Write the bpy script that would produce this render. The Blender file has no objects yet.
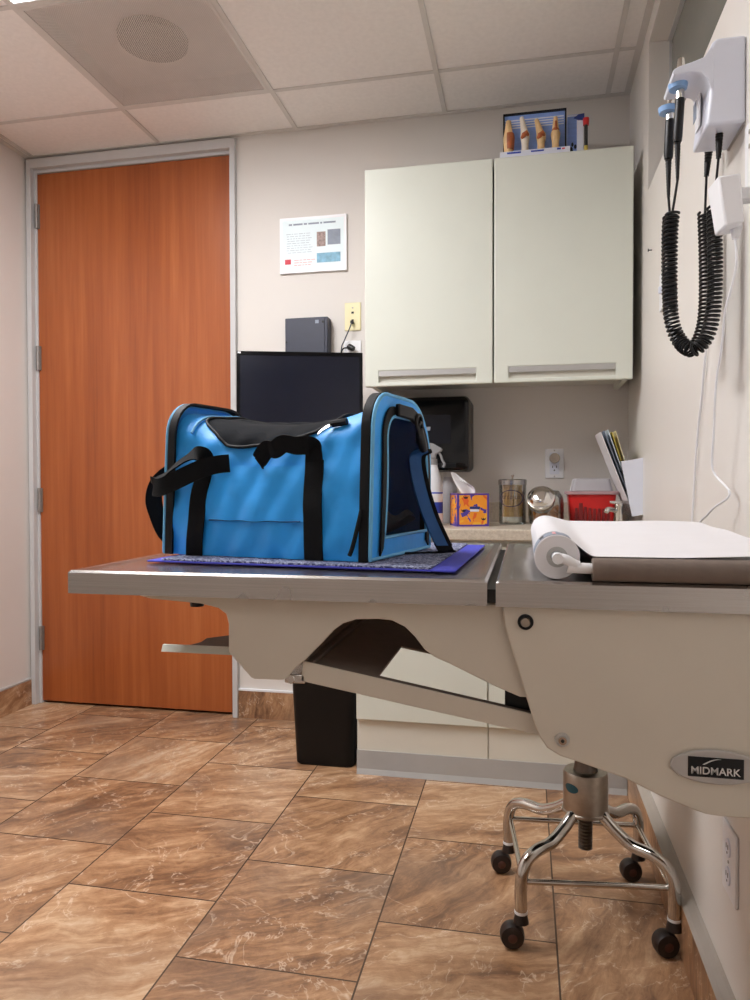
import bpy, bmesh, math, random
from mathutils import Vector as V, Matrix
random.seed(7)
C = bpy.context.scene.collection
PI = math.pi
# ---------------------------------------------------------------- camera
F = 723.57
yaw, pitch, roll = math.radians(11.732), math.radians(1.077), math.radians(-.1245)
EYE = V((0, 0, 1.0))
_f0 = V((-math.sin(yaw), math.cos(yaw), 0)); _r = V((math.cos(yaw), math.sin(yaw), 0)); _u0 = V((0, 0, 1))
CW = _f0*math.cos(pitch)-_u0*math.sin(pitch); _u = _u0*math.cos(pitch)+_f0*math.sin(pitch)
CR = _r*math.cos(roll)+_u*math.sin(roll); CU = _u*math.cos(roll)-_r*math.sin(roll)
cam = bpy.data.objects.new('camera', bpy.data.cameras.new('camera')); C.objects.link(cam)
cam.matrix_world = Matrix(((CR.x, CU.x, -CW.x, 0), (CR.y, CU.y, -CW.y, 0), (CR.z, CU.z, -CW.z, EYE.z), (0, 0, 0, 1)))
cam.data.sensor_fit = 'VERTICAL'; cam.data.sensor_height = 24; cam.data.lens = F/1000*24
cam.data.clip_start = .02
bpy.context.scene.camera = cam
def at(x, y, ax, val):                       # measured photo point on the real plane  axis=val
    d = CR*((x-375)/F)-CU*((y-500)/F)+CW
    return EYE+d*((val-EYE[ax])/d[ax])
# ---------------------------------------------------------------- materials
def lin(c):
    f = lambda v: v/12.92 if v <= .04045 else ((v+.055)/1.055)**2.4
    return tuple(f(v/255) for v in c)+(1,)
class NT:
    def __init__(s, name):
        s.m = bpy.data.materials.new(name); s.m.use_nodes = True; s.t = s.m.node_tree; s.b = s.t.nodes['Principled BSDF']
        s.out = s.t.nodes['Material Output']
    def n(s, typ, ins={}, **kw):
        o = s.t.nodes.new(typ)
        for k, v in kw.items(): setattr(o, k, v)
        for k, v in ins.items(): s.set(o.inputs[k], v)
        return o
    def set(s, sock, v):
        if isinstance(v, bpy.types.NodeSocket): s.t.links.new(v, sock)
        else: sock.default_value = v
    def math(s, op, a, b=0.0, c=0.0):
        o = s.t.nodes.new('ShaderNodeMath'); o.operation = op
        s.set(o.inputs[0], a); s.set(o.inputs[1], b); s.set(o.inputs[2], c); return o.outputs[0]
    def pos(s): return s.n('ShaderNodeNewGeometry').outputs['Position']
    def objco(s): return s.n('ShaderNodeTexCoord').outputs['Object']
    def xyz(s, v):
        o = s.n('ShaderNodeSeparateXYZ', {0: v}); return o.outputs
    def comb(s, x, y, z): return s.n('ShaderNodeCombineXYZ', {0: x, 1: y, 2: z}).outputs[0]
    def noise(s, vec, scale, detail=3, rough=.55, dist=0):
        return s.n('ShaderNodeTexNoise', {'Vector': vec, 'Scale': scale, 'Detail': detail, 'Roughness': rough, 'Distortion': dist}).outputs['Fac']
    def ramp(s, fac, stops, interp='LINEAR'):
        o = s.n('ShaderNodeValToRGB', {'Fac': fac}); cr = o.color_ramp; cr.interpolation = interp
        while len(cr.elements) < len(stops): cr.elements.new(.5)
        for e, (p, c) in zip(cr.elements, stops): e.position = p; e.color = lin(c) if len(c) == 3 else c
        return o.outputs['Color']
    def mix(s, fac, a, b, mode='MIX'):
        o = s.n('ShaderNodeMix', data_type='RGBA', blend_type=mode)
        s.set(o.inputs[0], fac); s.set(o.inputs[6], a); s.set(o.inputs[7], b); return o.outputs[2]
    def bump(s, h, strength=.2, dist=.002):
        o = s.n('ShaderNodeBump', {'Strength': strength, 'Distance': dist, 'Height': h}); s.set(s.b.inputs['Normal'], o.outputs[0])
    def base(s, v): s.set(s.b.inputs['Base Color'], v)
    def p(s, **kw):
        for k, v in kw.items(): s.set(s.b.inputs[k.replace('_', ' ')], v)
        return s
def pm(name, rgb, rough=.5, metal=0, ns=40, amt=.05, bump=0, bs=None, stretch=None, **kw):
    t = NT(name); co = t.objco()
    if stretch: co = t.n('ShaderNodeVectorMath', {0: co, 1: stretch}, operation='MULTIPLY').outputs[0]
    nz = t.noise(co, ns, 3)
    a = lin(rgb); lo = tuple(v*(1-amt) for v in a[:3])+(1,); hi = tuple(min(1, v*(1+amt)) for v in a[:3])+(1,)
    t.base(t.ramp(nz, [(.3, lo), (.7, hi)])); t.p(Roughness=rough, Metallic=metal)
    if bump: t.bump(t.noise(co, bs or ns*4, 2), bump, .001)
    for k, v in kw.items(): t.p(**{k: v})
    return t.m
M = {}
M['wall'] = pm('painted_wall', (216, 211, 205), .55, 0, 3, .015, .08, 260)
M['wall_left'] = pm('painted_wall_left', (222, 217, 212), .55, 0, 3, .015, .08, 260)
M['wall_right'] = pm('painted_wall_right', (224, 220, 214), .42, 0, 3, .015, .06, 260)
M['tile_ceiling'] = pm('ceiling_board', (242, 238, 234), .85, 0, 60, .03, .2, 300)
M['grid'] = pm('ceiling_rail_enamel', (214, 210, 205), .5, 0, 20, .02)
M['frame_grey'] = pm('grey_door_frame_enamel', (196, 196, 196), .4, 0, 20, .02)
M['cream'] = pm('cream_laminate', (214, 218, 207), .38, 0, 6, .015)
M['cream_lip'] = pm('cream_laminate_underside', (214, 212, 200), .45, 0, 6, .015)
M['table_paint'] = pm('beige_enamel', (204, 197, 183), .42, 0, 8, .025, .04, 300)
M['cove'] = pm('grey_vinyl_cove', (172, 172, 170), .35, 0, 12, .03)
M['black_plastic'] = pm('black_plastic', (12, 12, 14), .38, 0, 30, .1, Specular_IOR_Level=.35)
M['black_gloss'] = pm('black_gloss_plastic', (8, 9, 12), .14, 0, 30, .1, Specular_IOR_Level=.3)
M['black_bin'] = pm('black_bin_plastic', (5, 5, 6), .45, 0, 30, .1, Specular_IOR_Level=.3)
M['screen'] = pm('dark_screen', (17, 22, 36), .16, 0, 5, .05)
M['smoke'] = pm('smoked_plastic', (16, 19, 28), .14, 0, 5, .05, Specular_IOR_Level=.3)
M['navy_box'] = pm('charcoal_plastic', (48, 52, 68), .45, 0, 40, .05)
M['white_plastic'] = pm('white_plastic', (232, 233, 236), .35, 0, 20, .015)
M['white_cool'] = pm('cool_white_plastic', (222, 226, 238), .3, 0, 20, .015)
M['grey_plastic'] = pm('grey_plastic', (176, 172, 168), .4, 0, 20, .03)
M['ivory'] = pm('ivory_plastic', (232, 222, 176), .4, 0, 20, .02)
M['dark_slot'] = pm('dark_slot', (30, 28, 26), .6, 0, 20, .1)
M['chrome'] = pm('chrome', (222, 220, 216), .1, 1, 20, .03)
M['chrome_worn'] = pm('worn_chrome', (200, 196, 190), .14, 1, 25, .1)
M['steel_satin'] = pm('satin_nickel', (168, 158, 146), .34, 1, 60, .08)
M['alu'] = pm('brushed_aluminium', (190, 190, 188), .42, .65, 40, .05, stretch=(1, 1, 12))
M['cap_strip'] = pm('taupe_cap_strip', (168, 160, 150), .45, 0, 20, .03)
M['hinge'] = pm('hinge_steel', (150, 146, 142), .45, .6, 40, .1)
M['lid_steel'] = pm('satin_lid_steel', (172, 170, 168), .24, 1, 60, .06)
M['screw_steel'] = pm('dark_threaded_steel', (110, 104, 98), .32, 1, 40, .1)
M['rubber'] = pm('brown_black_caster', (34, 24, 21), .4, 0, 40, .15)
M['rubber_cap'] = pm('brown_caster_cap', (74, 40, 32), .4, 0, 40, .1)
M['paper'] = pm('white_paper', (222, 220, 222), .75, 0, 25, .012, .12, 60)
M['foam'] = pm('taupe_foam_and_shade', (112, 99, 90), .75, 0, 60, .08, .3, 160)
M['webbing'] = pm('black_webbing', (9, 9, 11), .8, 0, 300, .3, .5, 900, Specular_IOR_Level=.2)
M['zipper'] = pm('black_zipper', (8, 8, 10), .6, 0, 200, .3, .4, 700, Specular_IOR_Level=.25)
M['piping'] = pm('pale_blue_piping', (104, 178, 222), .55, 0, 60, .05)
M['blue_fabric'] = pm('blue_nylon', (30, 160, 246), .5, 0, 14, .07, .55, 38, Sheen_Weight=.15)
M['blue_dark'] = pm('blue_padded_strap', (22, 78, 134), .6, 0, 40, .08, .3, 300)
M['fleece'] = pm('grey_fleece', (190, 192, 200), .95, 0, 80, .2, .5, 200)
M['blue_mat'] = pm('violet_blue_mat', (64, 68, 186), .7, 0, 60, .05)
M['red'] = pm('red_plastic', (206, 34, 34), .32, 0, 20, .05)
M['red_dark'] = pm('dark_red_plastic', (120, 20, 22), .5, 0, 20, .05)
M['blue_navy'] = pm('navy_print', (28, 52, 120), .5, 0, 30, .05)
M['royal'] = pm('royal_blue_print', (30, 66, 176), .45, 0, 30, .05)
M['light_blue'] = pm('light_blue_plastic', (140, 180, 226), .35, 0, 20, .03)
M['teal'] = pm('teal_badge', (38, 88, 104), .3, .3, 40, .1)
M['silver_print'] = pm('silver_print', (206, 206, 206), .35, .4, 40, .03)
M['bone'] = pm('bone_resin', (226, 190, 138), .5, 0, 40, .12)
M['bone_white'] = pm('pale_bone_resin', (232, 222, 206), .5, 0, 40, .06)
M['muscle'] = pm('red_brown_resin', (170, 92, 50), .5, 0, 60, .2)
M['print_pale'] = pm('pale_grey_print', (186, 196, 206), .6, 0, 30, .1)
M['print_grey'] = pm('grey_print', (140, 150, 165), .6, 0, 30, .1)
M['print_blue'] = pm('pale_blue_print', (130, 180, 205), .6, 0, 40, .25)
M['print_brown'] = pm('brown_print', (160, 140, 134), .6, 0, 90, .4)
M['print_red'] = pm('red_print', (205, 60, 75), .6, 0, 40, .05)
M['print_red_pale'] = pm('pale_red_print', (222, 160, 160), .6, 0, 40, .05)
M['sheet_blue'] = pm('pale_blue_sheet', (226, 240, 244), .5, 0, 10, .02)
M['violet'] = pm('violet_print', (74, 52, 150), .5, 0, 40, .1)
M['stick'] = pm('birch_stick', (222, 184, 128), .6, 0, 60, .08)
M['cotton'] = pm('white_cotton', (244, 240, 234), .95, 0, 90, .03)
M['treat'] = pm('brown_biscuit', (176, 112, 58), .8, 0, 60, .2, .4, 200)
M['yellow'] = pm('yellow_print', (222, 196, 90), .5, 0, 40, .05)
M['ink'] = pm('dark_violet_ink', (58, 44, 76), .5, 0, 40, .1)
M['picture_blue'] = pm('blue_backdrop', (138, 168, 232), .45, 0, 12, .08, stretch=(1, 1, 8))
M['tree_dark'] = pm('dark_tree_print', (34, 44, 60), .6, 0, 60, .3)
def steel():
    t = NT('brushed_stainless_steel'); co = t.pos()
    s1 = t.n('ShaderNodeVectorMath', {0: co, 1: (2, 240, 240)}, operation='MULTIPLY').outputs[0]
    nz = t.noise(s1, 3, 4); bl = t.noise(co, 9, 3)
    t.base(t.mix(t.math('MULTIPLY', bl, .35), t.ramp(nz, [(.25, (182, 179, 176)), (.75, (200, 197, 194))]), lin((162, 156, 150))))
    t.p(Metallic=1.0, Roughness=t.math('MULTIPLY_ADD', bl, .16, .17)); t.bump(nz, .05, .0004); return t.m
M['steel'] = steel()
def glass(name, rgb=(244, 248, 248), alpha=.18, rough=.03):
    # thin clear wall: mostly see-through with a glossy skin
    t = NT(name); nz = t.noise(t.objco(), 30, 2)
    tr = t.n('ShaderNodeBsdfTransparent', {'Color': lin(rgb)}).outputs[0]
    t.base(t.ramp(nz, [(0, rgb), (1, tuple(v*.97 for v in rgb))])); t.p(Roughness=rough)
    lw = t.n('ShaderNodeLayerWeight', {'Blend': .35}).outputs['Fresnel']
    fac = t.math('MINIMUM', t.math('MULTIPLY_ADD', lw, .7, alpha), .85)
    ms = t.n('ShaderNodeMixShader', {0: fac, 1: tr, 2: t.b.outputs[0]}).outputs[0]
    t.set(t.out.inputs['Surface'], ms); return t.m
def clear(name, rgb=(250, 252, 252), refl=.05):
    t = NT(name); nz = t.noise(t.objco(), 20, 2)
    tr = t.n('ShaderNodeBsdfTransparent', {'Color': lin(rgb)}).outputs[0]
    gl = t.n('ShaderNodeBsdfGlossy', {'Roughness': .03, 'Color': t.ramp(nz, [(0, (255, 255, 255)), (1, (245, 248, 248))])}).outputs[0]
    lw = t.n('ShaderNodeLayerWeight', {'Blend': .25}).outputs['Fresnel']
    ms = t.n('ShaderNodeMixShader', {0: t.math('MULTIPLY_ADD', lw, .8, refl), 1: tr, 2: gl}).outputs[0]
    t.set(t.out.inputs['Surface'], ms); return t.m
M['jar_glass'] = clear('clear_jar_glass', (246, 248, 246))
M['pane'] = glass('window_pane', (150, 152, 144), .5, .05)  # grey-green body colour stands in for light reflected on the glass
M['acrylic'] = clear('clear_acrylic', (248, 250, 252), .03)
M['frosted'] = glass('translucent_plastic', (226, 224, 228), .42, .3)
M['pink_clear'] = glass('clear_pink_plastic', (236, 200, 204), .45, .25)
M['bottle_white'] = glass('milky_bottle_plastic', (236, 238, 242), .8, .3)
M['bottle_grey'] = glass('grey_translucent_bottle', (206, 204, 208), .5, .3)
M['clear_sprayer'] = glass('grey_clear_sprayer', (190, 190, 192), .5, .25)
def mesh_net(name, rgb, fill):
    t = NT(name); co = t.objco(); nz = t.noise(co, 120, 2)
    t.base(t.ramp(nz, [(.3, tuple(v*.7 for v in rgb)), (.7, rgb)])); t.p(Roughness=.85); t.set(t.b.inputs['Specular IOR Level'], .15)
    tr = t.n('ShaderNodeBsdfTransparent').outputs[0]
    t.set(t.out.inputs['Surface'], t.n('ShaderNodeMixShader', {0: fill, 1: tr, 2: t.b.outputs[0]}).outputs[0]); return t.m
M['net'] = mesh_net('black_mesh_net', (6, 6, 8), .80)
M['net_top'] = mesh_net('charcoal_mesh_net', (12, 13, 17), .95)
def wood():
    t = NT('cherry_wood_veneer'); co = t.pos()
    s1 = t.n('ShaderNodeVectorMath', {0: co, 1: (26, 26, .9)}, operation='MULTIPLY').outputs[0]
    s2 = t.n('ShaderNodeVectorMath', {0: co, 1: (120, 120, 5)}, operation='MULTIPLY').outputs[0]
    s3 = t.n('ShaderNodeVectorMath', {0: co, 1: (5, 5, .35)}, operation='MULTIPLY').outputs[0]
    a = t.noise(s1, 1, 4, .6, .3); b = t.noise(s2, 1, 3, .6); c = t.noise(s3, 1, 2, .5)
    v = t.math('ADD', t.math('MULTIPLY', a, .5), t.math('ADD', t.math('MULTIPLY', b, .13), t.math('MULTIPLY', c, .47)))
    t.base(t.ramp(v, [(.36, (132, 66, 30)), (.5, (152, 79, 37)), (.6, (163, 88, 43)), (.72, (176, 102, 55))]))
    t.p(Roughness=.33); t.bump(b, .04, .0005); return t.m
M['wood'] = wood()
def stone(name, tiled=True, ax=(0, 1)):
    t = NT(name); P = t.pos(); X = t.xyz(P)
    if tiled:
        u = t.math('DIVIDE', t.math('ADD', X[0], .728), .3985); cu = t.math('FLOOR', u)
        v = t.math('ADD', t.math('DIVIDE', t.math('SUBTRACT', X[1], 1.404), .408), t.math('MULTIPLY', t.math('FLOORED_MODULO', cu, 2), .49)); cv = t.math('FLOOR', v)
    else:
        s = t.math('ADD', X[0], X[1]); u = t.math('DIVIDE', s, .4); cu = t.math('FLOOR', u); cv = t.math('MULTIPLY', cu, 0); v = None
    rnd = t.n('ShaderNodeTexWhiteNoise', {'Vector': t.comb(cu, cv, 3.3)}, noise_dimensions='3D')
    rc = t.xyz(rnd.outputs['Color'])
    if tiled: base = t.comb(X[0], X[1], 0)
    else: base = t.comb(t.math('ADD', X[0], X[1]), X[2], 0)
    off = t.n('ShaderNodeVectorMath', {0: rnd.outputs['Color'], 1: (9, 9, 9)}, operation='MULTIPLY').outputs[0]
    q = t.n('ShaderNodeVectorMath', {0: base, 1: off}, operation='ADD').outputs[0]
    ang = t.math('MULTIPLY_ADD', rc[0], -1.1, -.25)
    q = t.n('ShaderNodeVectorRotate', {'Vector': q, 'Angle': ang}, rotation_type='Z_AXIS').outputs[0]
    wv = t.n('ShaderNodeTexNoise', {'Vector': q, 'Scale': 3.0, 'Detail': 3, 'Roughness': .6}).outputs['Color']
    wq = t.n('ShaderNodeVectorMath', {0: wv, 1: (.15, .15, 0)}, operation='MULTIPLY').outputs[0]
    q = t.n('ShaderNodeVectorMath', {0: q, 1: wq}, operation='ADD').outputs[0]
    q2 = t.n('ShaderNodeVectorMath', {0: q, 1: (1.0, 4.2, 1)}, operation='MULTIPLY').outputs[0]
    a = t.noise(q2, 1.7, 7, .66, .5); b = t.noise(q, 30, 5, .7, .4); d = t.noise(q, 3.6, 5, .62, .9)
    e = t.noise(q2, 7.5, 7, .74, .5)
    val = t.math('ADD', t.math('MULTIPLY', a, .50), t.math('ADD', t.math('MULTIPLY', b, .16), t.math('MULTIPLY', e, .34)))
    val = t.math('ADD', val, t.math('MULTIPLY_ADD', rc[1], .08, -.04))
    col = t.ramp(val, [(.36, (92, 66, 48)), (.43, (126, 92, 67)), (.48, (154, 115, 83)), (.53, (174, 134, 99)), (.58, (193, 157, 122)), (.66, (214, 187, 157))])
    vein = t.math('ABSOLUTE', t.math('SUBTRACT', d, .5)); vm = t.math('SUBTRACT', 1.0, t.math('MINIMUM', t.math('DIVIDE', vein, .009), 1.0))
    vm = t.math('MULTIPLY', vm, t.ramp(b, [(.38, (0, 0, 0)), (.56, (255, 255, 255))]))
    col = t.mix(t.math('MULTIPLY', vm, .6), col, lin((226, 206, 182)))
    e2 = t.math('ABSOLUTE', t.math('SUBTRACT', e, .47)); dk = t.math('SUBTRACT', 1.0, t.math('MINIMUM', t.math('DIVIDE', e2, .008), 1.0))
    col = t.mix(t.math('MULTIPLY', dk, .35), col, lin((88, 58, 38)))
    gr = t.math('MULTIPLY', t.ramp(t.noise(q, 2.6, 2), [(.5, (0, 0, 0)), (.72, (255, 255, 255))]), .42)
    col = t.mix(gr, col, lin((128, 112, 98)))
    rg = t.math('MULTIPLY_ADD', b, .22, .24)
    if tiled:
        fu = t.math('ABSOLUTE', t.math('SUBTRACT', t.math('FRACT', u), .5)); fv = t.math('ABSOLUTE', t.math('SUBTRACT', t.math('FRACT', v), .5))
        g = t.math('MAXIMUM', t.math('GREATER_THAN', fu, .5-.0020/.3985), t.math('GREATER_THAN', fv, .5-.0020/.408))
        col = t.mix(g, col, lin((84, 66, 52)))
        hh = t.math('SUBTRACT', t.math('MULTIPLY', b, .4), g); t.bump(hh, .22, .0012)
        rg = t.math('MAXIMUM', rg, t.math('MULTIPLY', g, .8))
    else: t.bump(b, .15, .001)
    t.base(col); t.p(Roughness=rg); return t.m
M['floor'] = stone('marbled_brown_floor_tile'); M['skirting_tile'] = stone('marbled_brown_skirting_tile', False)
def speckle(name, c0, c1, c2, sc, rough=.4):
    t = NT(name); co = t.pos(); a = t.noise(co, sc, 5, .7); b = t.noise(co, sc*.14, 3)
    t.base(t.mix(t.math('MULTIPLY', b, .4), t.ramp(a, [(.35, c0), (.5, c1), (.66, c2)]), lin(c1))); t.p(Roughness=rough); return t.m
M['counter'] = speckle('speckled_beige_laminate', (176, 164, 147), (194, 183, 166), (208, 198, 182), 120, .3)
def patterned():
    t = NT('patterned_mat_fabric'); co = t.objco()
    a = t.noise(co, 95, 3, .6, 1.5)
    t.base(t.ramp(a, [(.0, (50, 54, 84)), (.47, (60, 64, 98)), (.5, (172, 178, 204)), (.56, (172, 178, 204)), (.59, (52, 56, 90))])); t.p(Roughness=.8); return t.m
M['mat_pattern'] = patterned()
def camo():
    t = NT('orange_violet_print'); co = t.objco()
    a = t.noise(co, 22, 3, .5, .8); b = t.noise(co, 17, 2, .5, .4)
    c1 = t.ramp(a, [(0, (76, 56, 156)), (.44, (236, 150, 34)), (.60, (226, 98, 36))], 'CONSTANT')
    t.base(t.mix(t.math('GREATER_THAN', b, .6), c1, lin((240, 176, 46)))); t.p(Roughness=.5); return t.m
M['camo'] = camo()
def perforated():
    t = NT('perforated_white_steel'); X = t.xyz(t.objco()); s = 1/.0055
    fx = t.math('SUBTRACT', t.math('FRACT', t.math('MULTIPLY', t.math('ADD', X[0], X[1]), s*.7)), .5)
    fy = t.math('SUBTRACT', t.math('FRACT', t.math('MULTIPLY', t.math('SUBTRACT', X[0], X[1]), s*.7)), .5)
    r2 = t.math('ADD', t.math('MULTIPLY', fx, fx), t.math('MULTIPLY', fy, fy)); hole = t.math('LESS_THAN', r2, .16)
    t.base(t.ramp(t.noise(t.objco(), 9), [(0, (226, 220, 214)), (1, (234, 228, 222))])); t.p(Roughness=.5)
    t.set(t.out.inputs['Surface'], t.n('ShaderNodeMixShader', {0: hole, 1: t.b.outputs[0], 2: t.n('ShaderNodeBsdfTransparent').outputs[0]}).outputs[0]); return t.m
M['perf'] = perforated()
M['plenum'] = pm('grey_plenum_sheet', (246, 243, 240), .7, 0, 20, .05)
M['duct'] = pm('dark_duct_lining', (34, 32, 33), .8, 0, 60, .2)
def lamp(name, strength, rgb=(250, 249, 251)):
    t = NT(name); nz = t.noise(t.objco(), 200, 2); t.base(lin((240, 240, 240)))
    t.p(Emission_Strength=strength); t.set(t.b.inputs['Emission Color'], t.ramp(nz, [(0, rgb), (1, tuple(min(255, v+4) for v in rgb))])); return t.m
M['diffuser'] = lamp('lit_prismatic_diffuser', 26.5)
M['fill_diffuser'] = lamp('added_fill_diffuser', 2.2)
# ---------------------------------------------------------------- mesh helpers (world coordinates)
def box(bm, lo, hi, xf=None):
    vs = [bm.verts.new((xf(V(p)) if xf else p)) for p in [(x, y, z) for z in (lo[2], hi[2]) for y in (lo[1], hi[1]) for x in (lo[0], hi[0])]]
    for f in ((0, 2, 3, 1), (4, 5, 7, 6), (0, 1, 5, 4), (2, 6, 7, 3), (0, 4, 6, 2), (1, 3, 7, 5)): bm.faces.new([vs[i] for i in f])
def _p3(ax, a, b, d): return (d, a, b) if ax == 0 else (a, d, b) if ax == 1 else (a, b, d)
def prism(bm, pts, ax, d0, d1, xf=None):
    g = (lambda q: xf(V(q))) if xf else (lambda q: q)
    A = [bm.verts.new(g(_p3(ax, a, b, d0))) for a, b in pts]; B = [bm.verts.new(g(_p3(ax, a, b, d1))) for a, b in pts]
    n = len(pts); bm.faces.new(A); bm.faces.new(B[::-1])
    for i in range(n): bm.faces.new((A[i], B[i], B[(i+1) % n], A[(i+1) % n]))
def plate_hole(bm, ax, o, h, d0, d1):        # rectangular plate with one rectangular opening
    xs = [o[0], h[0], h[1], o[1]]; zs = [o[2], h[2], h[3], o[3]]
    L = [[[bm.verts.new(_p3(ax, x, z, d)) for z in zs] for x in xs] for d in (d0, d1)]
    for i in range(3):
        for j in range(3):
            if i == 1 and j == 1: continue
            for k in (0, 1): bm.faces.new([L[k][i][j], L[k][i+1][j], L[k][i+1][j+1], L[k][i][j+1]])
    ring = [(i, 0) for i in range(3)]+[(3, j) for j in range(3)]+[(i, 3) for i in (3, 2, 1)]+[(0, j) for j in (3, 2, 1)]
    for R in (ring, [(1, 1), (2, 1), (2, 2), (1, 2)]):
        for a, b in zip(R, R[1:]+R[:1]): bm.faces.new([L[0][a[0]][a[1]], L[0][b[0]][b[1]], L[1][b[0]][b[1]], L[1][a[0]][a[1]]])
def rrect(x0, x1, z0, z1, r, n=5):
    out = []
    for cx, cz, a0 in ((x1-r, z1-r, 0), (x0+r, z1-r, 90), (x0+r, z0+r, 180), (x1-r, z0+r, 270)):
        for i in range(n+1):
            a = math.radians(a0+90*i/n); out.append((cx+r*math.cos(a), cz+r*math.sin(a)))
    return out
def ellipse(cx, cz, a, b, n=32, rot=0):
    return [(cx+a*math.cos(t)*math.cos(rot)-b*math.sin(t)*math.sin(rot), cz+a*math.cos(t)*math.sin(rot)+b*math.sin(t)*math.cos(rot)) for t in [2*PI*i/n for i in range(n)]]
def spline(pts, n=8, closed=False):
    P = [V(p) for p in pts]; out = []; m = len(P)
    for i in range(m if closed else m-1):
        if closed: a, b, c, d = P[i-1], P[i], P[(i+1) % m], P[(i+2) % m]
        else: a = P[max(i-1, 0)]; b = P[i]; c = P[i+1]; d = P[min(i+2, m-1)]
        for k in range(n):
            t = k/n
            out.append(.5*((2*b)+(c-a)*t+(2*a-5*b+4*c-d)*t*t+(3*b-a-3*c+d)*t*t*t))
    if not closed: out.append(P[-1])
    return out
def tube(bm, pts, r, seg=10, closed=False):
    pts = [V(p) for p in pts]; n = len(pts); rs = r if isinstance(r, (list, tuple)) else [r]*n
    T = []
    for i in range(n):
        a = pts[i-1] if (i > 0 or closed) else pts[i]; b = pts[(i+1) % n] if (i < n-1 or closed) else pts[i]
        T.append((b-a).normalized())
    up = V((0, 0, 1)) if abs(T[0].z) < .9 else V((1, 0, 0))
    N = (up-T[0]*up.dot(T[0])).normalized(); rings = []
    for i in range(n):
        N = (N-T[i]*N.dot(T[i])).normalized(); B = T[i].cross(N)
        rings.append([bm.verts.new(pts[i]+(N*math.cos(2*PI*k/seg)+B*math.sin(2*PI*k/seg))*rs[i]) for k in range(seg)])
    for i in range(n if closed else n-1):
        A, Bq = rings[i], rings[(i+1) % n]
        sh = 0
        if closed and i == n-1:
            sh = min(range(seg), key=lambda s: (A[0].co-Bq[s].co).length)
        for k in range(seg): bm.faces.new((A[k], A[(k+1) % seg], Bq[(k+1+sh) % seg], Bq[(k+sh) % seg]))
    if not closed: bm.faces.new(rings[0][::-1]); bm.faces.new(rings[-1])
def lathe(bm, prof, c=(0, 0, 0), seg=32, xf=None, cap=True):
    c = V(c); rings = []
    for r, z in prof:
        rings.append([bm.verts.new((xf(V((r*math.cos(2*PI*k/seg), r*math.sin(2*PI*k/seg), z))) if xf else c+V((r*math.cos(2*PI*k/seg), r*math.sin(2*PI*k/seg), z)))) for k in range(seg)])
    for A, B in zip(rings, rings[1:]):
        for k in range(seg): bm.faces.new((A[k], A[(k+1) % seg], B[(k+1) % seg], B[k]))
    if cap: bm.faces.new(rings[0][::-1]); bm.faces.new(rings[-1])
def ribbon(bm, pts, ws, th):                 # webbing: centre line, half-width vectors, thickness
    n = len(pts); R = []
    for i in range(n):
        t = (pts[min(i+1, n-1)]-pts[max(i-1, 0)]).normalized(); w = ws[i] if isinstance(ws, list) else ws
        nn = t.cross(w).normalized()*th/2
        R.append([bm.verts.new(pts[i]+q) for q in (w+nn, w-nn, -w-nn, -w+nn)])
    for A, B in zip(R, R[1:]):
        for k in range(4): bm.faces.new((A[k], A[(k+1) % 4], B[(k+1) % 4], B[k]))
    bm.faces.new(R[0]); bm.faces.new(R[-1][::-1])
def sheet(bm, f, nu, nv, th=0):              # surface f(u,v), optionally a closed slab of thickness th
    G = [[V(f(i/nu, j/nv)) for j in range(nv+1)] for i in range(nu+1)]
    A = [[bm.verts.new(p) for p in row] for row in G]
    def faces(Q):
        for i in range(nu):
            for j in range(nv): bm.faces.new((Q[i][j], Q[i+1][j], Q[i+1][j+1], Q[i][j+1]))
    faces(A)
    if th:
        Bv = []
        for i in range(nu+1):
            row = []
            for j in range(nv+1):
                du = G[min(i+1, nu)][j]-G[max(i-1, 0)][j]; dv = G[i][min(j+1, nv)]-G[i][max(j-1, 0)]
                row.append(bm.verts.new(G[i][j]-du.cross(dv).normalized()*th))
            Bv.append(row)
        faces(Bv)
        ring = [(i, 0) for i in range(nu)]+[(nu, j) for j in range(nv)]+[(i, nv) for i in range(nu, 0, -1)]+[(0, j) for j in range(nv, 0, -1)]
        for a, b in zip(ring, ring[1:]+ring[:1]): bm.faces.new((A[a[0]][a[1]], A[b[0]][b[1]], Bv[b[0]][b[1]], Bv[a[0]][a[1]]))
ORG = {}
def thing(name, loc, label, cat, group=None):
    o = bpy.data.objects.new(name, None); C.objects.link(o); o.location = loc; o.empty_display_size = .05; ORG[o.name] = V(loc)
    return tag(o, label, cat, group)
def tag(o, label=None, cat=None, group=None, kind=None):
    if label: o['label'] = label
    if cat: o['category'] = cat
    if group: o['group'] = group
    if kind: o['kind'] = kind
    return o
def obj(name, bm, mats, parent=None, bevel=0, smooth=40, seg=2, label=None, org=None, recalc=True):
    if recalc: bmesh.ops.recalc_face_normals(bm, faces=bm.faces)
    if parent: org = ORG[parent.name]
    elif org is None:
        cs = [v.co for v in bm.verts]
        org = V(((min(c.x for c in cs)+max(c.x for c in cs))/2, (min(c.y for c in cs)+max(c.y for c in cs))/2, min(c.z for c in cs)))
    org = V(org)
    for v in bm.verts: v.co -= org
    me = bpy.data.meshes.new(name); bm.to_mesh(me); bm.free()
    for m in (mats if isinstance(mats, list) else [mats]): me.materials.append(M[m] if isinstance(m, str) else m)
    if smooth:
        me.polygons.foreach_set('use_smooth', [True]*len(me.polygons)); me.set_sharp_from_angle(angle=math.radians(smooth))
    o = bpy.data.objects.new(name, me); C.objects.link(o)
    if parent: o.parent = parent
    else: o.location = org
    ORG[o.name] = org
    if bevel:
        b = o.modifiers.new('bevel', 'BEVEL'); b.width = bevel; b.segments = seg; b.limit_method = 'ANGLE'; b.angle_limit = math.radians(35)
    if label: o['label'] = label
    return o
def BM(): return bmesh.new()
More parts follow.
